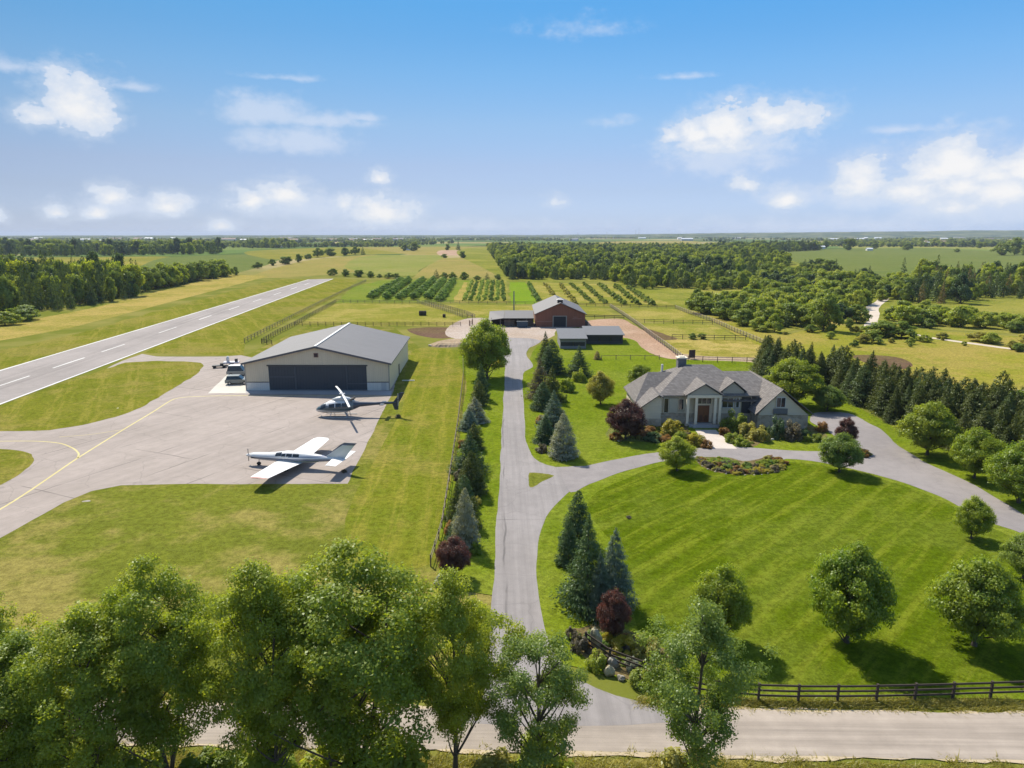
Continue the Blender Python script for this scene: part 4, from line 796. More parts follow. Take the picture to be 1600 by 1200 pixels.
# trees one can tell apart in the middle distance
for u, vb, vt, w, k, lf, lab, c in [
    (1287, 517, 456, 46, 'wdec', 'wood', 'tall dark single tree on the meadow right of the wood edge', 'tree'), (1210, 519, 490, 26, 'wdec', 'woodlight', 'small pale tree on the meadow left of the tall dark one', 'tree'),
    (1325, 512, 496, 15, 'wdec', 'wood', 'small round bush right of the tall dark meadow tree', 'bush'), (1362, 536, 518, 30, 'wdec', 'wood', 'low round bush in front of the meadow thicket', 'bush'), (1335, 542, 531, 13, 'wdec', 'wood', 'tiny bush on the meadow left of the thicket', 'bush'),
    (1375, 526, 500, 56, 'wdec', 'wood', 'left crown of the thicket at the start of the pale track', 'tree'), (1408, 528, 502, 42, 'wdec', 'wood', 'right crown of the thicket at the start of the pale track', 'tree'),
    (1392, 536, 527, 10, 'wdec', 'olive', 'tiny olive bush right of the thicket front', 'bush'), (1472, 529, 519, 20, 'wdec', 'olive', 'small bush by the pale track', 'bush'), (1535, 534, 519, 40, 'wdec', 'olive', 'broad olive bush beyond the pale track', 'bush'), (1552, 534, 520, 16, 'wdec', 'wood', 'dark round bush beside the broad olive one', 'bush'),
    (1452, 513, 497, 20, 'wdec', 'wood', 'dark round bush at the wood edge above the track', 'bush'), (1585, 519, 500, 26, 'wdec', 'wood', 'dark round bush at the wood edge near the right photo edge', 'bush'), (1280, 486, 468, 24, 'wdec', 'wood', 'dark crown at the wood edge behind the tall meadow tree', 'tree'),
    (1160, 508, 480, 40, 'wdec', 'wood', 'broad crown at the wood edge above the paddocks', 'tree'), (1130, 498, 466, 42, 'wdec', 'wood', 'bushy crown at the wood edge by the paddock corner', 'tree'), (1095, 490, 462, 40, 'wdec', 'wood', 'dark crown at the wood edge left of the paddock corner', 'tree'), (1185, 516, 496, 30, 'wdec', 'woodlight', 'light bush at the wood edge beside the long fence', 'bush'),
    (1082, 530, 520, 14, 'wdec', 'wood', 'dark bush along the middle paddock fence', 'bush'), (1098, 530, 520, 14, 'wdec', 'wood', 'second dark bush along the middle paddock fence', 'bush'),
    (520, 431, 419, 14, 'wdec', 'wood', 'first round tree beyond the runway end', 'tree'), (540, 432, 420, 14, 'wdec', 'wood', 'second round tree beyond the runway end', 'tree'), (560, 433, 420, 17, 'wdec', 'wood', 'third round tree beyond the runway end', 'tree'), (579, 434, 423, 13, 'wdec', 'wood', 'fourth round tree beyond the runway end', 'tree'), (593, 434, 428, 10, 'wdec', 'wood', 'small fifth tree beyond the runway end', 'tree'), (608, 435, 426, 16, 'wdec', 'wood', 'sixth tree beyond the runway end', 'tree'), (620, 434, 426, 14, 'wdec', 'wood', 'last tree of the row beyond the runway end', 'tree'),
    (682, 435, 421, 11, 'wcon', 'pine', 'pointed tree at the head of the orchard', 'tree'), (694, 436, 425, 13, 'wdec', 'wood', 'dark tree right of the pointed one at the orchard head', 'tree'), (707, 436, 425, 13, 'wdec', 'wood', 'third tree at the orchard head', 'tree'), (726, 437, 424, 14, 'wdec', 'wood', 'fourth tree at the orchard head', 'tree'), (745, 437, 430, 12, 'wdec', 'wood', 'low tree at the head of the small plot', 'tree'), (761, 437, 426, 10, 'wcon', 'pine', 'slim tree at the head of the small plot', 'tree'), (778, 437, 428, 11, 'wdec', 'wood', 'last tree at the head of the small plot', 'tree'),
    (695, 403, 396, 10, 'wdec', 'wood', 'round tree alone in the tan far field', 'tree'), (723, 403, 391, 13, 'wdec', 'wood', 'tree beside the pale far track', 'tree'), (648, 392, 377, 18, 'wdec', 'wood', 'large dark tree by the far farmstead', 'tree'), (632, 392, 381, 12, 'wdec', 'wood', 'smaller tree by the far farmstead', 'tree'), (699, 391, 380, 9, 'wdec', 'wood', 'tree left of the far lane', 'tree'), (716, 391, 377, 9, 'wcon', 'pine', 'slim tree right of the far lane', 'tree'),
    (403, 420, 409, 13, 'wdec', 'wood', 'dark tree at the left end of the far hedgerow', 'tree'), (426, 415, 404, 12, 'wdec', 'wood', 'second tree of the far hedgerow', 'tree'), (446, 413, 399, 22, 'wdec', 'wood', 'wide third tree of the far hedgerow', 'tree'), (467, 410, 396, 12, 'wdec', 'wood', 'fourth tree of the far hedgerow', 'tree'), (482, 405, 396, 12, 'wdec', 'wood', 'fifth tree of the far hedgerow', 'tree'), (497, 402, 387, 16, 'wdec', 'wood', 'sixth tree of the far hedgerow', 'tree'), (517, 400, 386, 22, 'wdec', 'wood', 'broad seventh tree of the far hedgerow', 'tree'), (540, 399, 386, 15, 'wdec', 'wood', 'eighth tree of the far hedgerow', 'tree'), (555, 398, 385, 13, 'wdec', 'wood', 'ninth tree of the far hedgerow', 'tree'), (567, 398, 386, 8, 'wcon', 'pine', 'slim last tree of the far hedgerow', 'tree'),
    (368, 430, 416, 12, 'wdec', 'wood', 'small dark tree standing alone above the runway verge', 'tree'),
    (1325, 391, 370, 19, 'wdec', 'wood', 'tall dark tree at the back of the large green field', 'tree'), (1367, 389, 379, 10, 'wdec', 'wood', 'small tree at the back of the green field', 'tree'), (1418, 391, 380, 14, 'wdec', 'wood', 'round tree at the back of the green field', 'tree'), (1495, 394, 388, 11, 'wdec', 'wood', 'low bush at the back of the green field', 'tree'), (1290, 388, 375, 12, 'wdec', 'wood', 'tree at the end of the dark plantation', 'tree'),
    (1565, 399, 378, 26, 'wdec', 'wood', 'large dark tree left in the clump at the right end of the green field', 'tree'), (1585, 398, 370, 24, 'wdec', 'wood', 'tallest tree in the clump at the right end of the green field', 'tree'), (1606, 399, 380, 26, 'wdec', 'wood', 'tree cut by the photo edge in the clump of the green field', 'tree'),
    (40, 500, 476, 46, 'wdec', 'wood', 'bush in front of the left wood beside the dry field', 'bush'), (8, 508, 486, 40, 'wdec', 'woodlight', 'pale bush at the left photo edge beside the dry field', 'bush'), (-25, 512, 482, 50, 'wdec', 'wood', 'bush beyond the left photo edge', 'bush')]:
    if u > -20: stand('thicket_bush' if c == 'bush' else 'field_tree', k, u, vb, vt, w, lab, c, None, lf, full=w > 24)

# woods: the nearest edge tree by tree, the mass behind as one stand
def wood(name, label, poly, s, hr, wr, con, nind, lab_ind, grp, cols, seed, pale=.25, gap=None):
    P = fill(GP(poly), s, seed); rng = np.random.default_rng(seed+50)
    if gap: P = P[np.sin(P[:, 0]/31+seed)+np.sin(P[:, 1]/37+P[:, 0]/53)+.6*np.sin(P[:, 0]/11-P[:, 1]/14) > gap]
    d = P[:, 1]+np.abs(P[:, 0])*.25; o = np.argsort(d); P = P[o]
    for q in range(min(nind, len(P))):
        x, y = P[q]; h = rng.uniform(*hr); cn = rng.random() < con
        plant('woodland_conifer' if cn else 'woodland_tree', PR[('wcon', q % 3)] if cn else PR[('wdec', q % 4)], x, y, h*rng.uniform(*wr)*(.62 if cn else 1), h, rng.uniform(0, 6), lab_ind % ('dark conifer' if cn else 'broadleaf tree'), 'conifer' if cn else 'tree', grp, cols[1] if cn else ('woodlight' if rng.random() < pale else ('ash' if rng.random() < .3 else cols[0])), None)
    Q = P[nind:]
    if len(Q) < 5: return
    n = len(Q); H = rng.uniform(*hr, n)*rng.choice([1, 1, .85, .6, 1.25, 1.05], n); cn = rng.random(n) < con
    W = H*rng.uniform(*wr, n)*np.where(cn, .62, 1)
    for part, m in (('', ~cn), ('conifer', cn)):
        if m.sum() > 3: scatter_stuff(('conifer_' if part else '')+name, label, Q[m], W[m], H[m], (SRC_CON if 'brown' in cols else SRC_CON[:2]) if part else (SRC_DEC[::2] if pale < .1 else SRC_DEC), 'wood' if not part else 'conifers', None, seed)
SRC_DEC = []
for i, (u, v, w, h, lf, lab) in enumerate([(1235, 508, 9, 8, 'wood', 'broadleaf tree in front of the wood left of the tall meadow tree'), (1257, 511, 8, 7.5, 'woodlight', 'pale broadleaf tree close left of the tall meadow tree'), (1310, 503, 7, 6, 'wood', 'dark round tree right behind the tall meadow tree'), (1338, 504, 7, 6, 'woodlight', 'pale round tree left of the sandy track'), (1418, 509, 8, 7, 'wood', 'round tree right of the sandy track'), (1500, 511, 8, 7, 'woodlight', 'pale round tree at the wood edge above the track')]):
    SRC_DEC.append(plant('woodland_tree', PR['wdec', i % 4], *G(u, v), w, h, i, lab, 'tree', None, ['wood', 'woodlight', 'spruce', 'wood', 'ash', 'woodlight'][i], None))
SRC_CON = [plant('woodland_conifer', PR['wcon', i], *G(u, v), 5, h, i, lab, 'conifer', None, lf, None) for i, (u, v, h, lf, lab) in enumerate([(1410, 437, 14, 'pine', 'tall spiky conifer above the wood before the green field'), (1462, 441, 16, 'pine', 'tallest spiky conifer above the wood before the green field'), (1445, 440, 13, 'brown', 'brownish spiky conifer between two tall ones before the green field')])]
wood('wood', 'mixed wood stretching behind the orchard to the horizon', [(762, 387), (1100, 390), (1188, 397), (1235, 411), (1190, 440), (1110, 450), (1000, 452), (935, 437), (793, 437)], 6.4, (6.5, 12), (.55, .85), .48, 70, '%s on the near edge of the wood behind the orchard', 'trees on the edge of the wood behind the orchard', ('wood', 'pine'), 21)
wood('thicket', 'scrubby wood between the paddocks and the green field', [(1240, 411), (1360, 430), (1440, 440), (1420, 470), (1380, 470), (1350, 480), (1290, 498), (1215, 515), (1150, 503), (1085, 486), (1030, 466), (990, 455), (1110, 450), (1190, 440)], 4.6, (2.8, 7.8), (.7, 1.05), .16, 150, '%s on the near edge of the scrubby wood beyond the paddocks', 'trees on the edge of the scrubby wood', ('wood', 'pine'), 22, pale=.5, gap=-.45)
wood('wood', 'wood with brown conifers at the right behind the meadow', [(1440, 440), (1620, 440), (2000, 445), (2000, 500), (1600, 478), (1400, 474), (1425, 470)], 6.5, (8, 12), (.55, .8), .62, 30, '%s in the brownish wood at the right before the green field', 'trees of the brownish wood', ('wood', 'brown'), 23, gap=-1.5)
wood('scrub', 'light scrub below the brownish wood at the right', [(1400, 474), (1600, 480), (2000, 500), (2000, 540), (1600, 522), (1500, 510), (1430, 509), (1385, 500)], 4.8, (2.4, 5.6), (.9, 1.3), .04, 80, '%s of the light scrub above the pale track', 'bushy trees of the light scrub', ('wood', 'pine'), 24, pale=.65, gap=-.5)
wood('plantation', 'dark even plantation along the back of the green field', [(1100, 389), (1277, 387.5), (1282, 391), (1190, 396)], 11, (12, 15), (.6, .75), .5, 25, '%s on the front edge of the dark plantation', 'trees on the edge of the dark plantation', ('wood', 'pine'), 25, pale=.02)
wood('wood', 'dark tall wood left of the runway', [(-120, 455), (-120, 500), (0, 489), (50, 490), (68, 489), (110, 483), (165, 473), (212, 464), (222, 456), (185, 446), (110, 442), (0, 446)], 5.4, (10, 16.5), (.45, .65), .72, 90, '%s on the near edge of the dark wood left of the runway', 'trees on the edge of the dark wood', ('wood', 'pine'), 26, pale=.06)
wood('tree_row', 'line of dense trees running from the dark wood toward the runway end', [(215, 452), (222, 444), (290, 435), (350, 427), (358, 432), (300, 442), (222, 458)], 6.5, (8, 12), (.7, .95), .15, 60, '%s in the line running from the dark wood toward the runway end', 'trees of the line above the runway verge', ('wood', 'pine'), 27, pale=.05)
wood('far_wood', 'dark far wood along the back of the left fields', [(-250, 402), (120, 400.5), (345, 397), (345, 389), (120, 389), (-250, 391)], 17, (12, 19), (.6, .85), .45, 0, '%s', None, ('wood', 'pine'), 28, pale=.05)
wood('far_wood', 'far belt of trees behind the left fields', [(385, 388), (462, 388), (462, 384), (385, 384)], 20, (12, 18), (.7, .95), .3, 0, '%s', None, ('wood', 'pine'), 29)
wood('far_wood', 'far trees at the top of the large green field', [(1375, 380), (1530, 388), (1535, 385), (1440, 379)], 24, (10, 15), (.8, 1.1), .2, 0, '%s', None, ('wood', 'pine'), 30)
# bushes scattered where the scrub thins into the meadow
for q, (x, y) in enumerate(fill(GP([(1150, 500), (1215, 524), (1290, 514), (1350, 516), (1360, 530), (1440, 520), (1600, 530), (1700, 545), (1650, 560), (1500, 545), (1400, 545), (1260, 534), (1180, 522)]), 6.5, 33, .8)):
    if R2.random() < .42: s_ = R2.uniform(1.0, 3.2); plant('meadow_bush', PR['wdec', q % 4], x, y, s_*R2.uniform(1.0, 1.5), s_, R2.uniform(0, 6), 'small bush scattered in the meadow along the scrub edge', 'bush', 'bushes scattered along the scrub edge', ['wood', 'woodlight', 'olive'][q % 3], None)
# hedgerows and copses across the far plain
RF = np.random.default_rng(77); pts, hs = [], []
for k in range(330):
    v = RF.uniform(371.2, 386); y = CAMH/math.tan(ang(v)); x = RF.uniform(-.95, .95)*y*1.05; u = 800+x/y*FPX
    if 640 < u < 1300 and v > 377: continue
    L = RF.uniform(60, 420); th = RF.choice([0, 0, .1, -.15, 1.3]); n = int(L/11); t = np.linspace(-.5, .5, max(2, n))[:, None]*L
    pts.append(np.column_stack([x+t*math.cos(th), y+t*math.sin(th)])+RF.normal(0, RF.choice([4, 4, 30]), (len(t), 2))); hs.append(RF.uniform(7, 13, len(t)))
pts, hs = np.vstack(pts), np.concatenate(hs)
scatter_stuff('far_hedgerows', 'hedgerows and copses scattered over the far plain to the horizon', pts, hs*RF.uniform(.8, 1.3, len(hs)), hs, SRC_DEC, 'trees', None, 9)

# tall grass along the road verges and in the rough meadow
def tuft(seed, n=26):
    rng = np.random.default_rng(seed); V, F = [], []
    for k in range(n):
        x, y = rng.normal(0, .16, 2); a = rng.uniform(0, 6.28); w = .012; h = rng.uniform(.5, 1); bx_, by_ = rng.normal(0, .22, 2)*h; s = np.array([math.cos(a)*w, math.sin(a)*w, 0]); b = len(V)
        V += [(x-s[0], y-s[1], -.02), (x+s[0], y+s[1], -.02), (x+bx_*.4+s[0], y+by_*.4+s[1], h*.6), (x+bx_*.4-s[0], y+by_*.4-s[1], h*.6), (x+bx_, y+by_, h)]; F += [(b, b+1, b+2, b+3), (b+3, b+2, b+4)]
    return mesh_np('grass_tuft', V, F, [LF['straw']], tint=np.repeat(rng.uniform(0, 1, n), 5))
LF['straw'] = leafmat('tall_grass_blades', (.15, .16, .015), (.30, .26, .07), .5, k=1.2)
SRC_T = []
for q, (u, v) in enumerate([(1490, 1196), (1250, 1194), (1420, 1104)]):
    x, y = G(u, v); o = obj('grass_tuft', tuft(q), None, (x, y, 0)); o.scale = (1.5, 1.5, .5); SRC_T.append(tag(o, ['tall grass tuft at the bottom edge below the road, right of the photo centre', 'tall grass tuft at the bottom edge left of another one', 'tall grass tuft between the dark fence and the road'][q], 'grass tuft'))
RT = np.random.default_rng(8); n = 5200
def edge(p, q, n, s): t = RT.uniform(0, 1, (n, 1)); return np.array(p)+(np.array(q)-np.array(p))*t+np.column_stack([np.zeros(n), RT.normal(0, s, n)])
TP = np.vstack([edge(ext(rb0, rb1, -1), ext(rb0, rb1, 1.2), 2600, .5)-np.array([0, 1.3]), edge(ext(rt0, rt1, .53), ext(rt0, rt1, 1.15), 900, .22)+np.array([0, .75]), edge(ext(rt0, rt1, -1), ext(rt0, rt1, .3), 900, .5)+np.array([0, 1.4])])
scatter_stuff('tall_grass', 'tall grass along the road verges and under the front fence', TP, RT.uniform(.8, 1.6, len(TP)), RT.uniform(.10, .30, len(TP)), SRC_T, 'grass', None, 5)
# ---------------------------------------------------------------- buildings, aircraft, fences and small things
def part(mb, name, m, r, **kw):
    """link the builder's mesh (world coordinates) as a part of root r"""
    o = mb.obj(name, m, r, **kw)
    if r.type == 'EMPTY': o.location = Matrix.Rotation(-r.rotation_euler.z, 3, 'Z') @ (-r.location); o.rotation_euler = (0, 0, -r.rotation_euler.z)
    return o
def sub(mb, name, m, p, **kw): return mb.obj(name, m, p, **kw)        # same frame as its part
METAL_ROOF = siding('standing_seam_roof', (.115, .112, .116), 1, .62, .35, .65, 0, .22)#(0.171, 0.163, 0.165), 1, .62, .35, .5, 0, .12)
CLAD = siding('beige_metal_cladding', (.66, .555, .395), 0, .34, .16, .55)
CLAD_S = siding('beige_side_cladding', (.66, .555, .395), 1, .34, .16, .55)
CLAD_L = siding('pale_lower_cladding', (.62, .60, .55), 0, .34, .14, .55)
HDOOR = siding('charcoal_door_sheet', (.045, .055, .066), 0, .55, .25, .5)
DARKTRIM = plain('dark_trim', (.05, .045, .045), .6)
WHITE = plain('white_trim', (.62, .61, .58), .5, var=.05)
def window(r, x0, x1, z0, z1, y, frame, n=2, depth_=.12, name='window', glass=None):
    f = MB(); f.box(x0, x0+.09, y-.05, y+depth_, z0, z1).box(x1-.09, x1, y-.05, y+depth_, z0, z1).box(x0+.09, x1-.09, y-.05, y+depth_, z0, z0+.09).box(x0+.09, x1-.09, y-.05, y+depth_, z1-.09, z1)
    for k in range(1, n): xm = x0+(x1-x0)*k/n; f.box(xm-.03, xm+.03, y-.045, y+depth_, z0+.09, z1-.09)
    o = part(f, name, frame, r); g = MB(); g.box(x0+.085, x1-.085, y+.01, y+.03, z0+.085, z1-.085); sub(g, 'pane', glass or GLASS, o); return o
GLASS = glassy('window_glass')

# ---- hangar
hr = root('hangar', (-36, 140, 0), 'large beige metal aircraft hangar with a grey gabled roof and wide dark sliding door', 'hangar', rz=.0)
hx0, hx1, hy0, hy1, he, ha = -48.7, -22.4, 123.6, 156.0, 5.0, 8.0; hc = (hx0+hx1)/2; SHX = -.042
def hs(mb):                                   # the hall runs slightly askew
    mb.v = [(x+SHX*(y-hy0), y, z) for x, y, z in mb.v]; return mb
dx0, dx1, dz1 = -44.4, -26.5, 4.55
w = MB(); w.box(hx0, dx0, hy0, hy0+.3, 1.55, dz1).box(dx1, hx1, hy0, hy0+.3, 1.55, dz1)
w.add([(hx0, hy0, dz1), (hx1, hy0, dz1), (hx1, hy0, he), (hc, hy0, ha), (hx0, hy0, he), (hx0, hy0+.3, dz1), (hx1, hy0+.3, dz1), (hx1, hy0+.3, he), (hc, hy0+.3, ha), (hx0, hy0+.3, he)],
      [(0, 1, 2, 3, 4), (9, 8, 7, 6, 5), (0, 5, 6, 1), (1, 6, 7, 2), (2, 7, 8, 3), (3, 8, 9, 4), (4, 9, 5, 0)])
part(w, 'wall', CLAD, hr)
w = MB().box(hx0, dx0, hy0-.02, hy0+.3, 0, 1.5).box(dx1, hx1, hy0-.02, hy0+.3, 0, 1.5); part(w, 'lower_wall', CLAD_L, hr)
w = MB().box(hx0-.01, dx0, hy0-.06, hy0+.2, 1.5, 1.62).box(dx1, hx1+.01, hy0-.06, hy0+.2, 1.5, 1.62); part(w, 'wall_band', DARKTRIM, hr)
part(hs(MB().box(hx0, hx0+.3, hy0+.3, hy1, 0, he)), 'side_wall', CLAD_S, hr); part(hs(MB().box(hx1-.3, hx1, hy0+.3, hy1, 0, he)), 'side_wall', CLAD_S, hr)
w = hs(MB().hull([(x, y, z) for y in (hy1-.3, hy1) for x, z in ((hx0, 0), (hx1, 0), (hx1, he), (hc, ha), (hx0, he))])); part(w, 'back_wall', CLAD, hr)
for s in (-1, 1):
    ex = hx0-.45 if s < 0 else hx1+.45; ez = he-.45*(ha-he)/(hc-hx0)+.06
    w = hs(MB().hull([(x, y, z+d) for y in (hy0-.5, hy1+.5) for x, z in ((ex, ez), (hc, ha+.06)) for d in (0, .16)])); part(w, 'roof', METAL_ROOF, hr)
    w = hs(MB().bar((ex, hy0-.54, ez+.04), (hc, hy0-.54, ha+.10), .08, .34)); part(w, 'fascia', plain('grey_fascia', (.10, .10, .11), .5), hr)
    w = hs(MB().box(ex-.06, ex+.06, hy0-.5, hy1+.5, ez-.12, ez+.14)); part(w, 'gutter', plain('grey_gutter', (.20, .195, .20), .5), hr)
w = hs(MB().box(hc-.20, hc+.20, hy0-.56, hy1+.5, ha+.2, ha+.34)); part(w, 'ridge_cap', WHITE, hr)
w = MB().box(hc-.42, hc+.42, hy0-.08, hy0+.1, 6.15, 6.95); v = part(w, 'vent', plain('vent_frame', (.30, .17, .13), .6), hr)
sub(MB().box(hc-.32, hc+.32, hy0-.1, hy0-.05, 6.25, 6.85), 'louvre', plain('vent_dark', (.05, .03, .03), .6), v)
for a, b, nm in ((dx0, -39.6, 'left'), (-39.56, -30.2, 'mid'), (-30.16, dx1, 'right')):
    d = MB().box(a, b, hy0+.12, hy0+.24, .05, dz1); d.box(a, a+.10, hy0+.06, hy0+.12, .05, dz1).box(b-.10, b, hy0+.06, hy0+.12, .05, dz1).box(a+.1, b-.1, hy0+.07, hy0+.12, dz1-.12, dz1).box(a+.1, b-.1, hy0+.07, hy0+.12, .05, .2)
    if nm == 'left': d.box(a+.1, b-.1, hy0+.07, hy0+.12, 2.45, 2.57)
    if nm == 'right': d.box(a+.1, b-.1, hy0+.07, hy0+.12, 1.2, 1.32)
    dp = part(MB().box(a, b, hy0+.12, hy0+.24, .05, dz1), 'door', HDOOR, hr); d.v = d.v[8:]; d.f = [tuple(i-8 for i in f) for f in d.f[6:]]; sub(d, 'door_frame', plain('slate_door_frame', (.085, .10, .115), .5), dp)
part(MB().box(dx0-.2, dx1+.2, hy0-.16, hy0-.01, dz1, dz1+.2), 'door_rail', DARKTRIM, hr)
part(MB().box(hx1-.12, hx1+.06, hy0-.07, hy0+.14, 0, he-.1).box(hx0-.06, hx0+.12, hy0-.07, hy0+.14, 0, he-.1), 'corner_trim', plain('beige_trim', (.33, .31, .27), .5), hr)
part(MB().box(-23.9, -23.0, hy0-.06, hy0-.02, .05, 1.45), 'side_door', plain('pale_door', (.46, .46, .45), .5), hr)
part(hs(MB().box(hx1, hx1+.08, hy0+14, hy0+15.1, .1, 2.2)), 'side_door', DARKTRIM, hr)

# ---- stone house
STONE = masonry('grey_field_stone', (.36, .29, .21), (.56, .47, .36), (.44, .38, .31), 1.7)
SID = siding('grey_board_siding', (.70, .605, .46), 2, .22, .18, .8, var=.05)
ROOFH = shingle('grey_shingle', (.145, .132, .124), (.225, .207, .196))
CREAM = plain('cream_trim', (.72, .64, .50), .6, var=.06)
DOORB = plain('brown_door', (.16, .06, .025), .45, var=.2, scale=2)
ho = root('house', (31, 106, 0), 'stone house with a steep grey hipped shingle roof, gabled entrance and large right gable', 'house')
w = MB().box(22.2, 35.8, 100.6, 113.4, 0, 1.7).box(19.0, 22.2, 102.4, 112, 0, 1.4).box(35.8, 43.2, 97.5, 111.0, 0, 2.35).box(19.1, 22.1, 98.9, 102.4, 0, 1.3); part(w, 'wall', STONE, ho)
w = MB().box(22.25, 35.9, 100.66, 113.35, 1.7, 4.42).box(19.05, 22.25, 102.45, 111.95, 1.4, 3.0).box(35.9, 41.9, 100.9, 113.1, 2.35, 3.5)
w.hull([(x, y, z) for y in (97.6, 111) for x, z in ((35.9, 2.35), (43.1, 2.35), (39.1, 5.85))]); w.hull([(x, y, z) for y in (98.95, 102.6) for x, z in ((19.2, 1.3), (22.0, 1.3), (22.0, 4.5), (21.5, 4.7), (19.2, 3.0))]); part(w, 'upper_wall', SID, ho)
def hip(x0, x1, y0, y1, ze, zr, rx0, rx1, ry, th=.16):
    return MB().hull([(x, y, z) for x in (x0, x1) for y in (y0, y1) for z in (ze, ze+th)]+[(rx0, ry, zr), (rx1, ry, zr)])
part(hip(21.7, 36.9, 100.0, 114, 4.42, 7.95, 27.4, 31.5, 107), 'roof', ROOFH, ho)
part(hip(18.6, 26, 101.7, 112.6, 2.95, 6.75, 21.5, 25.4, 107), 'roof', ROOFH, ho)
part(hip(31, 42.4, 100.25, 113.8, 3.55, 6.9, 32.5, 37.4, 107.05), 'roof', ROOFH, ho)
def slab(xe, ze, xr, zr, y0, y1, th=.15): return [(x, y, z+d) for y in (y0, y1) for x, z in ((xe, ze), (xr, zr)) for d in (0, th)]
part(MB().hull(slab(35.35, 2.3, 39.1, 6.0, 97.1, 111.4)).hull(slab(43.85, 2.3, 39.12, 6.0, 97.1, 111.4)), 'roof', ROOFH, ho)
part(MB().hull(slab(18.7, 2.85, 21.55, 4.85, 98.5, 104.0)).hull(slab(22.25, 4.5, 21.56, 4.85, 98.5, 104.0)), 'roof', ROOFH, ho)
part(MB().hull(slab(25.55, 4.72, 28.4, 6.45, 98.9, 104.6)).hull(slab(31.25, 4.72, 28.41, 6.45, 98.9, 104.6)), 'portico_roof', ROOFH, ho)
part(MB().hull(slab(31.0, 5.0, 33.0, 6.6, 100.2, 103.9, .12)).hull(slab(35.0, 5.0, 33.01, 6.6, 100.2, 103.9, .12)), 'dormer_roof', ROOFH, ho)
GSH = siding('grey_gable_shingle', (.42, .385, .32), 2, .18, .25, .9, var=.06)
part(MB().hull([(x, y, z) for y in (99.15, 99.4) for x, z in ((26.0, 4.85), (30.8, 4.85), (28.4, 6.35))]), 'portico_gable', GSH, ho)
part(MB().hull([(x, y, z) for y in (100.45, 100.62) for x, z in ((31.4, 4.42), (34.6, 4.42), (34.6, 5.1), (33.0, 6.45), (31.4, 5.1))]), 'dormer_gable', GSH, ho)
part(MB().box(25.85, 30.95, 99.02, 99.5, 4.42, 4.84), 'portico_beam', CREAM, ho)
for x in (26.0, 27.25, 30.05, 30.75):
    c = part(MB().box(x-.19, x+.19, 99.08, 99.46, .5, 4.42), 'column', CREAM, ho); sub(MB().box(x-.28, x+.28, 99.0, 99.54, .12, .5), 'column_base', STONE, c)
part(MB().box(27.4, 29.95, 100.28, 100.6, .4, 4.3), 'door_surround', CREAM, ho)
dd = part(MB().box(27.8, 29.5, 100.16, 100.28, .42, 3.0), 'door', DOORB, ho, bevel=.01)
sub(MB().box(28.63, 28.66, 100.13, 100.16, .45, 2.98).box(28.0, 28.5, 100.13, 100.16, .6, 1.5).box(28.8, 29.3, 100.13, 100.16, .6, 1.5), 'door_panel', plain('dark_door_panel', (.09, .035, .015), .5), dd)
sub(MB().box(28.70, 28.74, 100.06, 100.16, 1.35, 1.65), 'handle', plain('brass', (.4, .3, .12), .3, 1), dd)
window(ho, 27.6, 29.75, 3.2, 4.2, 100.2, CREAM, 3, .1)
part(MB().box(26.2, 31.0, 98.6, 100.6, .0, .36).box(26.7, 30.5, 98.2, 98.6, 0, .2), 'step', plain('step_stone', (.33, .32, .32), .8), ho)
window(ho, 22.7, 23.5, 1.75, 4.1, 100.5, CREAM, 1); window(ho, 24.9, 25.75, 2.2, 4.0, 100.5, CREAM, 1)
part(MB().box(23.55, 24.85, 100.46, 100.58, 1.8, 4.05), 'window_panel', plain('cream_panel', (.50, .47, .38), .6), ho)
window(ho, 31.4, 33.2, 2.55, 4.15, 100.5, WHITE, 2); window(ho, 33.45, 34.05, 2.55, 4.15, 100.5, WHITE, 1)
part(MB().box(34.4, 35.75, 100.5, 100.6, 1.75, 4.2), 'window_bay', plain('dark_screen', (.03, .035, .045), .4), ho)
window(ho, 38.35, 39.75, 3.35, 4.9, 97.5, WHITE, 2); part(MB().box(38.0, 40.1, 97.42, 97.5, 2.3, 3.2), 'panel', plain('grey_panel', (.16, .16, .165), .7), ho)
part(MB().box(35.95, 43.05, 97.42, 97.5, 2.28, 2.42), 'wall_band', CREAM, ho)
ch = part(MB().box(26.3, 27.6, 107.6, 108.9, 5.5, 8.75), 'chimney', plain('chimney_stone', (.15, .15, .155), .85, var=.3, bump=.5), ho); sub(MB().box(26.15, 27.75, 107.45, 109.05, 8.75, 8.95).box(26.5, 27.4, 107.8, 108.7, 8.95, 9.1), 'cap', CREAM, ch)
part(MB().box(24.2, 24.5, 110, 110.3, 6.2, 7.4), 'flue', WHITE, ho)

# ---- barn and sheds
BRICK = siding('red_brown_boards', (.22, .088, .055), 0, .42, .35, .85, var=.16)
BROOF = siding('barn_roof_sheet', (0.123, 0.113, 0.108), 1, .8, .2, .6, 0, .12)
br = root('barn', (15, 225, 0), 'red brown barn with a pale gabled roof and a tall dark doorway', 'barn')
bx0, bx1, by0, by1 = 7.4, 22.5, 212.2, 239.5; bc = 14.9; be, ba = 4.0, 7.25
part(MB().hull([(x, y, z) for y in (by0, by1) for x, z in ((bx0, 0), (bx1, 0), (bx1, be), (bc, ba), (bx0, be))]), 'wall', BRICK, br)
for ex in (bx0-.5, bx1+.5): part(MB().hull(slab(ex, be-.15, bc, ba+.08, by0-.5, by1+.5, .18)), 'roof', BROOF, br)
fr = part(MB().box(12.5, 12.8, by0-.1, by0+.05, 0, 3.25).box(16.6, 16.9, by0-.1, by0+.05, 0, 3.25).box(12.5, 16.9, by0-.13, by0+.05, 3.25, 3.5), 'door_frame', plain('grey_timber', (.28, .26, .24), .8), br)
part(MB().box(12.8, 16.6, by0-.04, by0+.02, 0.05, 3.25), 'door', plain('dark_doorway', (.018, .02, .026), .7), br)
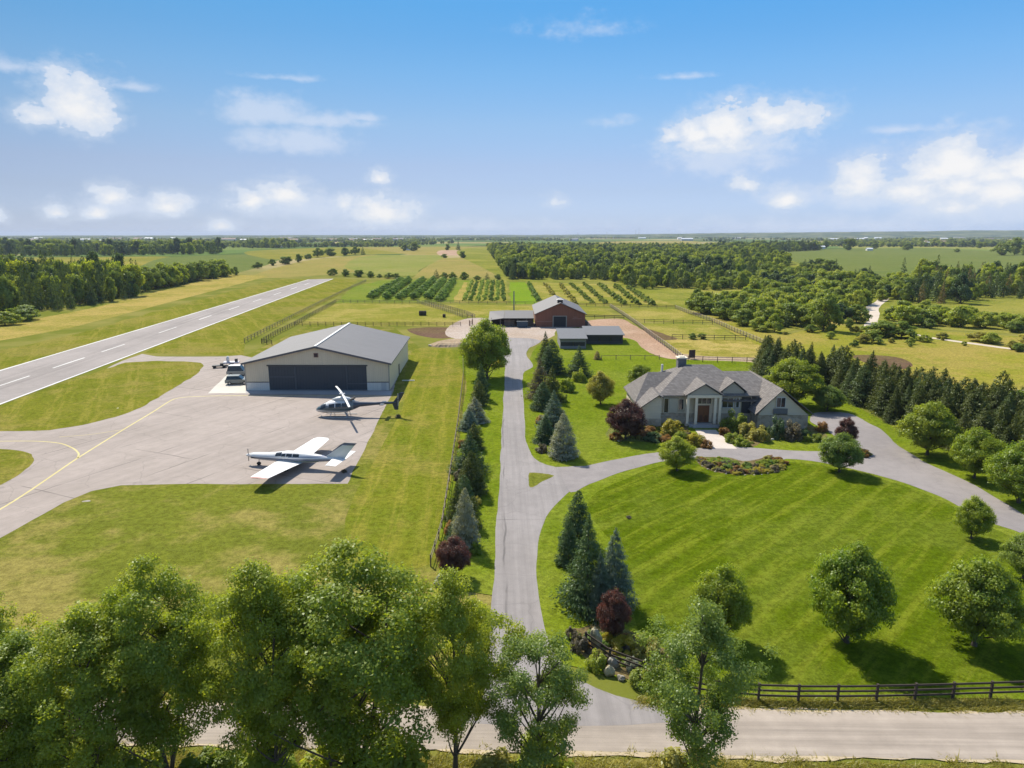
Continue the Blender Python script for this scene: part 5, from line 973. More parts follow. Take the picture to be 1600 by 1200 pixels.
cu = part(MB().box(14.1, 15.7, 214, 215.8, 6.6, 8.2), 'cupola', plain('dark_cupola', (.035, .03, .03), .7), br); sub(MB().hull([(13.8, 213.7, 8.2), (16, 213.7, 8.2), (13.8, 216.1, 8.2), (16, 216.1, 8.2), (14.9, 214.9, 8.8)]), 'roof', plain('cupola_roof', (.42, .40, .38), .6), cu)
part(MB().box(18.6, 21.4, by0-.03, by0+.02, 2.5, 2.62).box(18.8, 20.2, by0-.03, by0+.02, 3.0, 3.12).box(7.6, 12.4, by0-.03, by0+.02, 1.7, 1.8), 'wall_rail', plain('faded_boards', (.36, .22, .18), .9), br)
part(MB().box(bx1, bx1+.9, by0+.4, by0+4, 0, 1.6), 'lean_to', plain('dark_timber', (.06, .05, .045), .8), br)
sr = root('shed', (0, 218, 0), 'long low open timber shed with a pale roof attached to the left of the barn', 'shed')
part(MB().box(-6.5, 6.9, 221.5, 221.7, 0, 2.7).box(-6.5, -6.3, 214, 221.5, 0, 2.5), 'wall', plain('brown_timber', (.14, .10, .075), .9, var=.35), sr)
for x in (-6.3, -3.6, -.9, 1.8, 4.5, 6.6): part(MB().box(x-.1, x+.1, 213.4, 213.6, 0, 2.3), 'post', plain('post_timber', (.24, .19, .15), .9), sr)
part(MB().hull([(-7.2, 212.8, 1.9), (-7.2, 222.4, 3.6), (-2.5, 212.8, 2.55), (-2.5, 222.4, 3.9), (-7.2, 212.8, 2.05), (-7.2, 222.4, 3.75), (-2.5, 212.8, 2.7), (-2.5, 222.4, 4.05)]).hull([(-2.45, 212.8, 2.5), (-2.45, 222.4, 3.9), (6.8, 212.8, 2.5), (6.8, 222.4, 3.9), (-2.45, 212.8, 2.65), (-2.45, 222.4, 4.05), (6.8, 212.8, 2.65), (6.8, 222.4, 4.05)]), 'roof', BROOF, sr)
for x in (-2.4, 3.2): part(MB().box(x, x+3.2, 214.8, 214.95, .05, 1.9), 'stall_door', plain('grey_brown_door', (.19, .15, .125), .9), sr)
GROOF = plain('charcoal_felt_roof', (.115, .12, .13), .8, var=.12)
def lowshed(lab, x0, x1, y0, y1, hf, hb, wallm, openx, seedn):
    r = root('shed', ((x0+x1)/2, (y0+y1)/2, 0), lab, 'shed')
    part(MB().box(x0, x1, y1-.2, y1, 0, hb-.1).box(x0, x0+.2, y0, y1-.2, 0, hf-.08).box(x1-.2, x1, y0, y1-.2, 0, hf-.08).box(x0+.2, x1-.2, y0, y0+.2, openx, hf-.08).box(x0+.2, x1-.2, y0, y0+.2, 0, .7), 'wall', wallm, r)
    part(MB().hull([(x, y, z+d) for d in (0, .16) for x in (x0-.4, x1+.4) for y, z in ((y0-.6, hf-.05), (y1+.3, hb))]), 'roof', GROOF, r)
    n = int((x1-x0)/3)
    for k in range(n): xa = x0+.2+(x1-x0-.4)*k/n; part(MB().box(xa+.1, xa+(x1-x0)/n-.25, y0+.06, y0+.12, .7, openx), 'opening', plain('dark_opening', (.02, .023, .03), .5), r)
    return r
x0, y0 = G(874, 545); x1 = G(916, 545)[0]; lowshed('small grey shed with a wide charcoal roof standing before the barn', x0+.2, x1-.1, y0, y0+11, 2.55, 3.5, plain('grey_boards', (.21, .21, .225), .8, var=.1), 1.7, 1)
x0, y0 = G(915, 537.5); x1 = G(973, 537.5)[0]; lowshed('long dark stable shed with a charcoal roof right of the small grey shed', x0+.3, x1, y0, y0+9.5, 2.4, 3.3, plain('dark_boards', (.05, .05, .055), .8), 2.0, 2)

# ---- aeroplane
def ring(x, hw, zc, hh, n=16, flat=1.0): return [(x, hw*math.cos(t)*1.0, zc+hh*math.sin(t)*(flat if math.sin(t) < 0 else 1)) for t in [2*math.pi*k/n for k in range(n)]]
def banded(name, bands, base, rough=.25):
    """paint laid along a body: bands of (z0, slope over x, half width, x0, x1, colour) in the body's own frame"""
    m, t, out = mat(name); s = t.n('ShaderNodeSeparateXYZ', inp={0: t.n('ShaderNodeTexCoord').outputs['Object']}); c = t.n('ShaderNodeRGB').outputs[0]; c.default_value = (*base, 1)
    for z0, sl, hw, xa, xb, col in bands:
        zz = t.math('ABSOLUTE', t.math('SUBTRACT', s.outputs[2], t.math('ADD', z0, t.math('MULTIPLY', s.outputs[0], sl))))
        f = t.math('MULTIPLY', t.math('LESS_THAN', zz, hw), t.math('MULTIPLY', t.math('GREATER_THAN', s.outputs[0], xa), t.math('LESS_THAN', s.outputs[0], xb))); c = t.mix(f, c, col)
    b = t.n('ShaderNodeBsdfPrincipled', inp={'Base Color': c, 'Roughness': rough, 'Coat Weight': .3}); wire(t, out, b.outputs[0]); return m
SKINW = plain('white_aircraft_paint', (.66, .655, .64), .4, var=.03)
PGL = glassy('cockpit_glass', (.015, .022, .028)); BLK = plain('black_rubber', (.02, .02, .02), .8)
ax, ay = -26.5, 80.8
pl = root('aeroplane', (ax, ay, 0), 'white single propeller low wing aeroplane with blue and grey stripes parked on the apron', 'aeroplane', rz=math.radians(169)); pl.scale = (1, 1, .80)
SECS = [(6.15, .34, 1.52, .34), (5.5, .52, 1.5, .50), (4.2, .62, 1.5, .60), (2.9, .70, 1.54, .68), (2.0, .75, 1.62, .80), (1.0, .78, 1.70, .92), (-.6, .76, 1.72, .92), (-2.0, .64, 1.70, .76), (-3.6, .42, 1.70, .50), (-5.2, .22, 1.74, .30), (-6.5, .06, 1.80, .12)]
def sec(x):
    a = sorted(SECS); xs_ = [q[0] for q in a]; return [float(np.interp(x, xs_, [q[k] for q in a])) for k in (1, 2, 3)]
fus = MB().loft([ring(*q) for q in SECS]).obj('fuselage', banded('aeroplane_paint', [(1.52, -.03, .13, -5.0, 5.8, (.16, .18, .24)), (1.20, -.04, .09, -3.2, 2.2, (.02, .10, .05)), (1.02, 0, .07, -3, 5.6, (.55, .56, .56)), (1.92, -.06, .07, -4.6, .6, (.20, .23, .32))], (.66, .655, .645)), pl, smooth=True)
def patch(mb, xa, xb, t0, t1, off=.02, nx=4, nt=5):
    b = len(mb.v)
    for i in range(nx+1):
        x = xa+(xb-xa)*i/nx; hw, zc, hh = sec(x)
        for j in range(nt+1): t = t0+(t1-t0)*j/nt; mb.v.append((x, (hw+off)*math.cos(t), zc+(hh+off)*math.sin(t)))
    for i in range(nx):
        for j in range(nt): q = b+i*(nt+1)+j; mb.f.append((q, q+1, q+nt+2, q+nt+1))
    return mb
for a, b in ((.15, 1.45), (1.69, 2.99)):
    patch(MB(), 1.55, 2.35, a+.25, b-.25).obj('windscreen', PGL, pl, smooth=True)
for s in (0, 1):
    for xa, xb in ((.95, 1.5), (.1, .85), (-.8, 0)):
        t0, t1 = (.30, .80) if s == 0 else (math.pi-.80, math.pi-.30); patch(MB(), xa, xb, t0, t1).obj('side_window', PGL, pl, smooth=True)
def foil(c, th, le, y, z, n=12):
    up = [(le-c*q, y, z+th*c*1.4*(q**.5-q)*1.0) for q in np.linspace(0, 1, n)]; dn = [(le-c*q, y, z-th*c*.6*(q**.5-q)) for q in np.linspace(1, 0, n)[1:-1]]; return up+dn
for s in (1, -1):
    wg = MB().loft([foil(3.5, .14, 2.3, .3*s, 1.05), foil(3.0, .13, 2.0, 2.5*s, 1.25), foil(2.25, .12, 1.45, 7.5*s, 1.72), foil(2.05, .10, 1.35, 7.7*s, 1.74)]).obj('wing', SKINW, pl, smooth=False)
    ST_ = [(1.0, 2.2, 3.32, 1.12), (2.5, 2.0, 3.0, 1.25), (7.3, 1.47, 2.28, 1.70)]
    pv_ = lambda y, q: (np.interp(y, [k[0] for k in ST_], [k[1] for k in ST_])-np.interp(y, [k[0] for k in ST_], [k[2] for k in ST_])*q, y*s, np.interp(y, [k[0] for k in ST_], [k[3] for k in ST_])+.125*np.interp(y, [k[0] for k in ST_], [k[2] for k in ST_])*1.4*(q**.5-q)+.012)
    sm = MB()
    for ya, yb, qa, qb in ((1.0, 4.0, .72, .735), (4.1, 7.2, .72, .735)): sm.add([pv_(ya, qa), pv_(ya, qb), pv_(yb, qb), pv_(yb, qa)], [(0, 1, 2, 3)])
    for ya in (1.0, 4.05, 7.2): sm.add([pv_(ya, .72), pv_(ya+.05, .72), pv_(ya+.05, .985), pv_(ya, .985)], [(0, 1, 2, 3)])
    sm.obj('flap_seam', plain('seam_grey', (.28, .28, .29), .6), wg)
    if s > 0: MB().loft([foil(2.07, .11, 1.355, 7.66*s, 1.738), foil(1.5, .09, 1.1, 8.05*s, 1.79)]).obj('wing_tip', plain('red_tip', (.42, .20, .16), .4), wg)
    else: MB().loft([foil(2.07, .11, 1.355, 7.66*s, 1.738), foil(1.5, .09, 1.1, 8.05*s, 1.79)]).obj('wing_tip', SKINW, wg)
    MB().loft([foil(1.7, .11, -4.9, .05*s, 1.9), foil(1.3, .10, -5.3, 2.9*s, 1.96)]).obj('tailplane', SKINW, pl)
    lg = MB().tube([(.55, 1.7*s, 1.15), (.5, 1.75*s, .35)], [.06, .05], 8).obj('landing_gear', plain('gear_metal', (.5, .5, .5), .4, .6), pl)
    MB().tube([(.5, 1.66*s, .30), (.5, 1.86*s, .30)], [.30, .30], 18).obj('wheel', BLK, lg)
fin = MB().loft([[(x, yy, z) for x, yy in ((a, 0), ((a+b)/2, .09*k), (b, 0), ((a+b)/2, -.09*k))] for a, b, z, k in ((-3.3, -6.4, 1.85, 1), (-4.75, -7.0, 2.9, .9), (-6.0, -7.8, 4.1, .7), (-6.5, -8.1, 4.45, .4))])
fin.obj('fin', banded('fin_paint', [(4.3, 0, .24, -9, 0, (.12, .13, .19)), (-.95, -.84, .26, -9, 0, (.13, .14, .20))], (.60, .61, .60)), pl)
lg = MB().tube([(4.9, 0, 1.1), (5.0, 0, .3)], [.06, .05], 8).obj('landing_gear', plain('nose_gear_metal', (.5, .5, .5), .4, .6), pl); MB().tube([(5.0, -.09, .26), (5.0, .09, .26)], [.26, .26], 18).obj('wheel', BLK, lg)
sp = MB().loft([ring(6.15, .27, 1.52, .27, 12), ring(6.4, .22, 1.52, .22, 12), ring(6.62, .10, 1.52, .10, 12), ring(6.7, .02, 1.52, .02, 12)]).obj('spinner', SKINW, pl, smooth=True)
for s in (1, -1): MB().loft([[(6.36+a, .13*k*q, 1.52+s*z) for a, q in ((.02, -1), (.05, 0), (-.02, 1), (-.05, 0))] for z, k in ((.15, .6), (.5, .8), (.85, .6), (1.0, .3))]).obj('propeller_blade', plain('dark_propeller', (.05, .05, .055), .4), pl)
for s in (1, -1): MB().box(4.6, 5.7, s*.50-.02, s*.50+.02, 1.25, 1.45).obj('cowl_vent', DARKTRIM, pl)

# ---- helicopter
hl = root('helicopter', (-26.55, 105.3, 0), 'parked helicopter with white nose, dark tail and white two blade rotor', 'helicopter', rz=math.pi); hl.scale = (1, 1.08, 1.1)
HS = [(4.25, .12, .95, .12), (3.9, .50, 1.0, .36), (3.1, .84, 1.15, .66), (2.0, 1.02, 1.38, .92), (.6, 1.08, 1.48, 1.04), (-.7, 1.0, 1.52, .98), (-1.8, .66, 1.62, .66), (-2.7, .36, 1.74, .38), (-5.2, .24, 1.86, .24), (-8.4, .15, 1.98, .16)]
SECS = HS
MB().loft([ring(*q, flat=.92) for q in HS]).obj('fuselage', banded('helicopter_paint', [(2.35, .18, 1.02, .9, 4.3, (.68, .68, .66)), (2.35, 0, .40, -.5, 1, (.5, .52, .51)), (.86, .02, .12, -2.0, 4.3, (.62, .63, .62)), (1.25, 0, .16, -1.5, 3.9, (.06, .10, .11)), (1.9, 0, .8, -9, -1.8, (.045, .055, .075))], (.13, .155, .165), .3), hl, smooth=True)
for a, b in ((.35, 1.42), (1.72, 2.79)): patch(MB(), 2.5, 3.35, a-.2, b-.35).obj('windscreen', PGL, hl, smooth=True)
for s in (0, 1):
    for xa, xb in ((1.05, 1.95), (.05, .9), (-.85, -.1)):
        t0, t1 = (.02, .62) if s == 0 else (math.pi-.62, math.pi-.02); patch(MB(), xa, xb, t0, t1).obj('side_window', PGL, hl, smooth=True)
MB().loft([ring(1.6, .22, 2.42, .12, 12), ring(.9, .48, 2.55, .28, 12), (ring(0, .52, 2.62, .34, 12)), ring(-1.0, .40, 2.5, .30, 12), ring(-1.9, .14, 2.2, .16, 12)]).obj('engine_cowling', plain('pale_cowling', (.50, .52, .52), .4), hl, smooth=True)
MB().tube([(-1.3, .35, 2.5), (-1.9, .45, 2.62)], [.14, .15], 10).obj('exhaust', DARKTRIM, hl); MB().tube([(-1.3, -.35, 2.5), (-1.9, -.45, 2.62)], [.14, .15], 10).obj('exhaust', DARKTRIM, hl)
MB().tube([(0, 0, 2.8), (0, 0, 3.3)], [.12, .09], 10).obj('mast', DARKTRIM, hl)
MB().box(-.42, .42, -.14, .14, 3.22, 3.36).obj('rotor_hub', plain('pale_hub', (.6, .6, .6), .4), hl)
bd = Vector((-.385, .923, 0))            # blades lie across the body (its frame is turned about)
for s in (1, -1):
    d = bd*s; n_ = Vector((-d.y, d.x, 0)); q = []
    for r_, cw, dz in ((.35, .12, 0), (1.0, .17, -.01), (4.0, .17, -.10), (7.0, .16, -.30), (7.15, .08, -.32)):
        c = d*r_+Vector((0, 0, 3.30+dz)); q.append([tuple(c+n_*cw), tuple(c+Vector((0, 0, .04))), tuple(c-n_*cw), tuple(c-Vector((0, 0, .03)))])
    MB().loft(q).obj('rotor_blade', SKINW, hl)
MB().loft([[(x, yy, z) for x, yy in ((a, 0), ((a+b)/2, .07), (b, 0), ((a+b)/2, -.07))] for a, b, z in ((-8.1, -8.7, .95), (-7.75, -8.75, 1.9), (-8.5, -9.35, 2.8), (-9.0, -9.75, 3.5))]).obj('tail_fin', plain('dark_fin', (.045, .055, .07), .4), hl)
MB().box(-6.6, -6.0, -1.25, 1.25, 1.88, 1.95).obj('stabiliser', plain('dark_stabiliser', (.05, .06, .075), .4), hl)
tr = MB().tube([(-8.75, .1, 2.5), (-8.75, .32, 2.5)], [.08, .08], 8).obj('tail_rotor', DARKTRIM, hl)
MB().box(-8.83, -8.67, .28, .32, 1.6, 3.4).obj('blade', plain('grey_blade', (.3, .3, .3), .4), tr)
for s in (1, -1):
    sk = MB().tube([(3.2, 1.05*s, .34), (2.8, 1.1*s, .14), (2.3, 1.1*s, .09), (-1.9, 1.1*s, .09)], .06, 8).obj('skid', plain('pale_skid', (.42, .42, .41), .4), hl)
    for x in (1.7, -.8): MB().tube([(x, 1.1*s, .1), (x, .95*s, .45), (x, .5*s, .68)], .05, 6).obj('strut', plain('strut_metal', (.4, .4, .4), .4), sk)

# ---- things parked beside the hangar
def car(x, y, rz, lab, col, L=4.6, W=1.85, H=1.75, cat='car', name='parked_car', roofc=None):
    r = root(name, (x, y, 0), lab, cat, rz=rz); pm = plain('car_paint', col, .3, var=.03); h = W/2
    prof = lambda k: [(L/2*k, .35), (L/2*k, .80), (L/2*k-.1, .92), (L*.24, 1.02), (-L*.46, 1.05), (-L/2*k, .9), (-L/2*k, .35)]
    b = MB(); b.loft([[(px, yy, pz) for px, pz in prof(k)] for yy, k in ((-h, .97), (-h+.12, 1), (h-.12, 1), (h, .97))]); b.obj('body', pm, r, bevel=.03)
    g = MB().hull([(L*.24, -h+.08, 1.0), (L*.24, h-.08, 1.0), (-L*.46, -h+.08, 1.0), (-L*.46, h-.08, 1.0), (L*.08, -h+.22, H-.06), (L*.08, h-.22, H-.06), (-L*.40, -h+.2, H-.06), (-L*.40, h-.2, H-.06)]).obj('cabin_glass', PGL, r)
    MB().box(-L*.41, L*.085, -h+.2, h-.2, H-.08, H).obj('roof', plain('roof_paint', roofc or col, .35, var=.03), r, bevel=.02)
    for px in (L*.31, -L*.30):
        for s in (-1, 1):
            w_ = MB().tube([(px, s*(h-.2), .33), (px, s*(h+.01), .33)], [.33, .33], 18).obj('wheel', BLK, r); MB().tube([(px, s*(h), .33), (px, s*(h+.025), .33)], [.18, .18], 12).obj('rim', plain('rim', (.4, .4, .42), .3, .8), w_)
    for s in (-1, 1):
        MB().box(L/2-.06, L/2+.0, s*h*.72-.16, s*h*.72+.16, .68, .82).obj('headlight', plain('lamp', (.7, .7, .68), .2), r)
    return r
x, y = G(374, 600); car(x-.3, y+.2, math.radians(8), 'grey pickup like car parked close to the left hangar wall on the concrete pad', (.20, .215, .20), 4.4, 2.0, 1.7)
x, y = G(374, 588); car(x-.4, y+1.2, math.radians(5), 'grey van with a white roof parked behind the grey car beside the hangar', (.26, .265, .25), 4.7, 2.0, 2.1, 'van', 'parked_van', (.72, .70, .68))
x, y = G(362, 571); tr_ = root('trailer', (x, y, 0), 'small pale trailer with a white upright tank behind the hangar', 'trailer', rz=.15)
MB().box(-1.6, 1.6, -.8, .8, .55, .85).obj('bed', plain('pale_bed', (.52, .51, .56), .5), tr_); MB().tube([(-.7, 0, .85), (-.7, 0, 1.7), (-.7, 0, 2.1)], [.35, .33, .1], 14).obj('tank', SKINW, tr_, smooth=True); MB().box(.8, 1.3, -.4, .3, .85, 1.5).obj('toolbox', DARKTRIM, tr_)
for s in (-1, 1): MB().tube([(0, s*.85, .3), (0, s*1.0, .3)], [.3, .3], 14).obj('wheel', BLK, tr_)
x, y = G(343, 574.5); ct = root('ground_cart', (x, y, 0), 'low dark tow cart standing left of the pale trailer on the taxiway', 'cart', rz=.3)
MB().box(-1.4, 1.4, -.6, .6, .35, .6).obj('deck', plain('dark_deck', (.06, .06, .06), .6), ct, bevel=.02); MB().box(.2, .8, -.5, .5, .6, 1.0).obj('seat', DARKTRIM, ct); MB().bar((1.4, 0, .45), (2.6, 0, .4), .08, .08).obj('tow_bar', DARKTRIM, ct)
for px in (-.95, .95):
    for s in (-1, 1): MB().tube([(px, s*.6, .3), (px, s*.8, .3)], [.3, .3], 14).obj('wheel', BLK, ct)
# ---- yard things
x, y = G(816, 511.5); cn = root('container', (x, y, 0), 'dark blue waste container standing in the yard before the open shed', 'container')
MB().add([(-1.5, -.9, .1), (1.5, -.9, .1), (1.5, .9, .1), (-1.5, .9, .1), (-1.7, -1, 1.8), (1.7, -1, 1.8), (1.7, 1, 1.8), (-1.7, 1, 1.8)], [(3, 2, 1, 0), (4, 5, 6, 7), (0, 1, 5, 4), (1, 2, 6, 5), (2, 3, 7, 6), (3, 0, 4, 7)]).obj('bin', plain('blue_steel', (.025, .055, .09), .5), cn, bevel=.04)
MB().box(-1.75, 1.75, -1.05, 1.05, 1.8, 1.9).obj('lid', plain('dark_lid', (.03, .035, .04), .5), cn, bevel=.02)
x, y = G(794, 508.5); bx = root('crate', (x, y, 0), 'pale pinkish crate stacked in the yard left of the blue container', 'crate')
MB().box(-1.2, 1.2, -.8, .8, .1, 1.4).obj('box', plain('pinkish_boards', (.48, .36, .30), .8, var=.2), bx, bevel=.03); MB().box(-1.25, 1.25, -.85, .85, 0, .1).obj('pallet', plain('pallet_wood', (.32, .25, .18), .9), bx)
x, y = G(803, 486); po = root('pole', (x, y, 0), 'tall grey utility pole behind the open shed left of the barn', 'pole')
MB().tube([(0, 0, 0), (0, 0, 7.2)], [.28, .22], 10).obj('mast', plain('grey_pole', (.26, .25, .24), .8), po); MB().tube([(0, 0, 7.2), (0, 0, 7.35)], [.26, .26], 10).obj('cap', DARKTRIM, po)
x, y = G(1081, 561.5); sg = root('sign_board', (x, y, 0), 'dark purple brown board on posts standing in the dusty paddock behind the house', 'board', rz=.15)
MB().box(-.75, .75, -.05, .05, .35, 2.2).obj('panel', plain('purple_brown_board', (.075, .035, .045), .6), sg, bevel=.01)
for px in (-.6, .6): MB().box(px-.06, px+.06, .05, .15, 0, 2.1).obj('post', plain('board_post', (.12, .09, .08), .8), sg)
HAY = plain('dark_old_hay', (.045, .035, .022), 1, var=.4, scale=5, bump=.8)
for (u, v), lab in (((658, 493), 'left of two dark bales touching each other in the hangar paddock'), ((663, 493), 'right of two dark bales touching each other in the hangar paddock'), ((694, 496), 'small dark bale alone in the hangar paddock')):
    x, y = G(u, v); k = .85 if u < 690 else .6; tag(MB().tube([(-k*.8, 0, k), (-k*.78, 0, k), (k*.78, 0, k), (k*.8, 0, k)], [k*.9, k, k, k*.9], 14).obj('hay_bale', HAY, None, loc=(x, y, 0)), lab, 'bale')
# boulders
def rock(u, v, sx, sy, sz, lab, col, grp=None, seed=0, name='boulder'):
    rng = np.random.default_rng(seed+int(u)); bm = bmesh.new(); bmesh.ops.create_icosphere(bm, subdivisions=3, radius=1)
    D = unit(rng.normal(0, 1, (9, 3))); hh = rng.uniform(.45, .85, 9)
    for w_ in bm.verts:
        p = np.array(w_.co); 
        for d, h in zip(D, hh):
            q = p@d
            if q > h: p = p-d*(q-h)*.9
        w_.co = Vector(p*(1+.10*math.sin(7*p[0]+seed)*math.sin(6*p[1]+2*p[2])+rng.normal(0, .035))); w_.co.x *= sx/2; w_.co.y *= sy/2; w_.co.z = (w_.co.z+.75)*sz/1.7
    me = bpy.data.meshes.new(name); bm.to_mesh(me); bm.free(); me.materials.append(col); x, y = G(u, v); me.transform(Matrix.Scale(.64, 4)); o = obj(name, me, None, (x, y, -.03), rng.uniform(-.4, .4)); return tag(o, lab, 'boulder', grp)
RK = plain('pale_limestone', (.33, .29, .22), .9, var=.4, scale=3, col2=(.22, .215, .20), bump=.8); RKL = plain('lichen_limestone', (.40, .36, .20), .9, var=.4, scale=4, col2=(.25, .23, .19), bump=.8)
rock(931, 1014, 1.5, 1.2, 2.6, 'tallest upright pale boulder at the left of the stone garden', RKL); rock(958, 1042, 1.6, 1.1, 1.1, 'broad pale boulder behind the dark rail of the stone garden', RK); rock(953, 1056, 1.2, .9, 1.2, 'yellowish boulder at the front of the stone garden', RKL)
rock(970, 1062, .9, .8, .7, 'small grey boulder at the front edge of the stone garden', RK, seed=3); rock(985, 1020, 1.0, .8, .9, 'mottled boulder among the shrubs of the stone garden', RK, seed=4); rock(946, 1050, .5, .5, .4, 'smallest grey stone at the front edge of the stone garden', RK, seed=8)
rock(968, 690, 1.2, .9, .6, 'pale rock at the left end of the house bed', RKL); rock(955, 686, .9, .7, .45, 'low pale rock at the tip of the house bed', RK); rock(1207, 688, 1.0, .7, .5, 'white rock in the bed below the right gable', plain('white_stone', (.6, .58, .53), .9, var=.2)); rock(1190, 688, 1.4, .8, .4, 'dark flat rock in the bed below the right gable', plain('dark_stone', (.14, .11, .09), .9, var=.3)); rock(1293, 690, .6, .5, .4, 'pale stone at the right end of the house bed', RKL)
rock(672, 541, 1.6, 1.2, .8, 'white stone at the end of the earth bank behind the hangar', plain('white_rock', (.6, .57, .5), .9, var=.25)); rock(136, 783, 1.6, .9, .12, 'flat pale stone lying in the grass below the taxiway', RK); rock(184, 638, .6, .4, .25, 'small white stone in the grass island by the taxiway', plain('bright_stone', (.62, .6, .45), .9))
q = 0
for (x, y) in spline(GP([(1090, 719), (1097, 729), (1118, 738), (1152, 743), (1190, 742), (1217, 737), (1225, 727)]), False, .85):
    s_ = .7; q += 1
    o = rock(1150, 742, s_*.45+.3*(q*37 % 10)/10, s_*.4+.2*(q*53 % 10)/10, .22+.16*(q*29 % 10)/10, 'pale edging stone in the rim of the curved bed', [RK, RKL][q % 2], 'edging stones of the curved bed', seed=q, name='edging_stone'); o.location = (x, y, -.02); o.rotation_euler.z = q
# earth bank and a few clods
bk = MB(); bx_, by_ = G(700, 541); R3 = np.random.default_rng(2); n = 22; secs = []
for i in range(n+1):
    t = i/n; x = bx_-4.2+t*9.6; hgt = .15+1.1*math.sin(math.pi*t)**.7*(.8+.2*math.sin(9*t)); ww = .6+1.9*math.sin(math.pi*t)**.5
    secs.append([(x, by_+ww*c+R3.normal(0, .08)+t*1.5, max(0, hgt*z+R3.normal(0, .05)) if z else -.05) for c, z in ((-1, 0), (-.7, .55), (-.3, .95), (.2, 1), (.7, .5), (1, 0))])
o = bk.loft(secs).obj('earth_bank', plain('dry_earth', (.36, .27, .18), 1, var=.3, scale=2, col2=(.27, .20, .12), bump=.8), None); tag(o, 'low bank of dry earth between the hangar lawn and the big tree', 'bank')
for u, v, w, lab in ((537, 738, .9, 'dark clod of weeds at the apron corner by the aeroplane'), (622, 652, .8, 'dark clod of weeds in the grass behind the helicopter'), (983, 810, .8, 'dark tuft on the striped lawn')):
    stand('weed_tuft', 'bush', u, v, v-6, 12, lab, 'weeds', None, 'heath', full=False, hmin=.25)
x, y = G(638, 595.5); pp = MB().tube([(-1.2, 0, .12), (1.2, .1, .12)], [.1, .1], 8); tag(pp.obj('white_pipe', SKINW, None, loc=(x, y, 0)), 'white pipe lying on the grass beside the hangar shadow', 'pipe')

# ---- fences
FDARK = plain('dark_fence_timber', (.055, .042, .032), .85, var=.3, scale=5); FGREY = plain('weathered_fence_timber', (.17, .14, .105), .9, var=.3, scale=5); FPALE = plain('pale_top_board', (.36, .30, .23), .9, var=.2)
def fence(lab, P, sp, h, rails, m, top=None, pw=.13, rh=.13, curve=False, grp='timber fences'):
    P = np.array(P, float)
    if curve: P = spline(P, False, .5)
    seg = np.linalg.norm(np.diff(P, axis=0), axis=1); cum = np.r_[0, np.cumsum(seg)]; n = max(1, int(round(cum[-1]/sp))); n = min(n, 96)
    D = np.linspace(0, cum[-1], n+1); Q = np.column_stack([np.interp(D, cum, P[:, 0]), np.interp(D, cum, P[:, 1])]); r = root('fence', (Q[0][0], Q[0][1], 0), lab, 'fence', grp)
    pm = None
    for k, (x, y) in enumerate(Q):
        lx, ly = x-Q[0][0], y-Q[0][1]
        if pm is None: po_ = MB().box(-pw/2, pw/2, -pw/2, pw/2, -.05, h+.08).obj('post', m, r); pm = po_.data
        else: po_ = obj('post', pm, r)
        po_.location = (lx, ly, 0); po_.rotation_euler.z = math.atan2(*(Q[min(k+1, n)]-Q[max(k-1, 0)])[::-1])
    for i in range(rails):
        z = h-(h/(rails+.35))*i-.05; mb = MB()
        for a, b in zip(Q[:-1], Q[1:]):
            rz_ = RNG.uniform(-.02, .02); mb.bar((a[0]-Q[0][0], a[1]-Q[0][1], z+rz_), (b[0]-Q[0][0], b[1]-Q[0][1], z+rz_), .05, rh)
        mb.obj('rail', top if (top and i == 0) else m, r)
    return r
fence('dark three rail fence between the striped lawn and the road, curving round the stone garden', GP([(915, 1012), (925, 1020), (938, 1030), (955, 1040), (980, 1050), (1010, 1060), (1045, 1075), (1090, 1086), (1165, 1094), (1250, 1097), (1370, 1096.5), (1485, 1093.5), (1600, 1090), (1720, 1085)]), 2.35, 1.15, 3, FDARK, curve=True, rh=.12)
fence('thin fence along the row of conifers left of the drive', GP([(723, 548), (724, 590), (716, 660), (704, 740), (690, 830), (673, 885)]), 2.6, 1.05, 2, FGREY, rh=.08, pw=.1)
fence('fence across the back of the hangar between the two diagonal fences and the earth yard', GP([(460, 509), (600, 509.5), (720, 509.5)]), 2.5, 1.25, 3, FDARK, rh=.10)
fence('outer diagonal fence along the runway verge', GP([(382, 536), (440, 506), (500, 475), (540, 455), (572, 440)]), 3.2, 1.25, 2, FGREY, rh=.14)
fence('inner diagonal fence beside the one along the runway verge', GP([(409, 537), (430, 524), (460, 509), (490, 492), (525, 473)]), 2.6, 1.3, 3, FDARK, rh=.11)
fence('short fence end closing the inner diagonal fence behind the hangar roof', GP([(409, 537), (425, 539)]), 2, 1.2, 3, FDARK)
fence('fence between the hangar paddock and the tall orchard rows', GP([(525, 473), (590, 474), (652, 474.5)]), 3.2, 1.25, 2, FGREY, rh=.14)
fence('pale topped lane fence running from the orchard corner toward the yard', GP([(652, 474), (690, 485), (722, 496), (738, 498)]), 2.6, 1.35, 3, FGREY, FPALE, rh=.14)
fence('second lane fence close behind the pale topped one', GP([(664, 474), (700, 483), (730, 492), (742, 497)]), 2.6, 1.3, 3, FGREY, rh=.14)
fence('fence along the front of the small plot and barn field', GP([(660, 474), (720, 474.5), (800, 475.5), (850, 476.5)]), 4, 1.2, 2, FGREY, rh=.14)
fence('fence along the front of the hedge rows behind the barn', GP([(903, 478.5), (955, 479.5), (1000, 481), (1055, 482)]), 3.5, 1.25, 2, FDARK, rh=.16)
fence('long pale topped fence running from the hedge rows down to the house chimney', GP([(953, 480), (975, 494), (1000, 512), (1020, 528), (1045, 546), (1066, 563)]), 2.5, 1.4, 3, FGREY, FPALE, rh=.18)
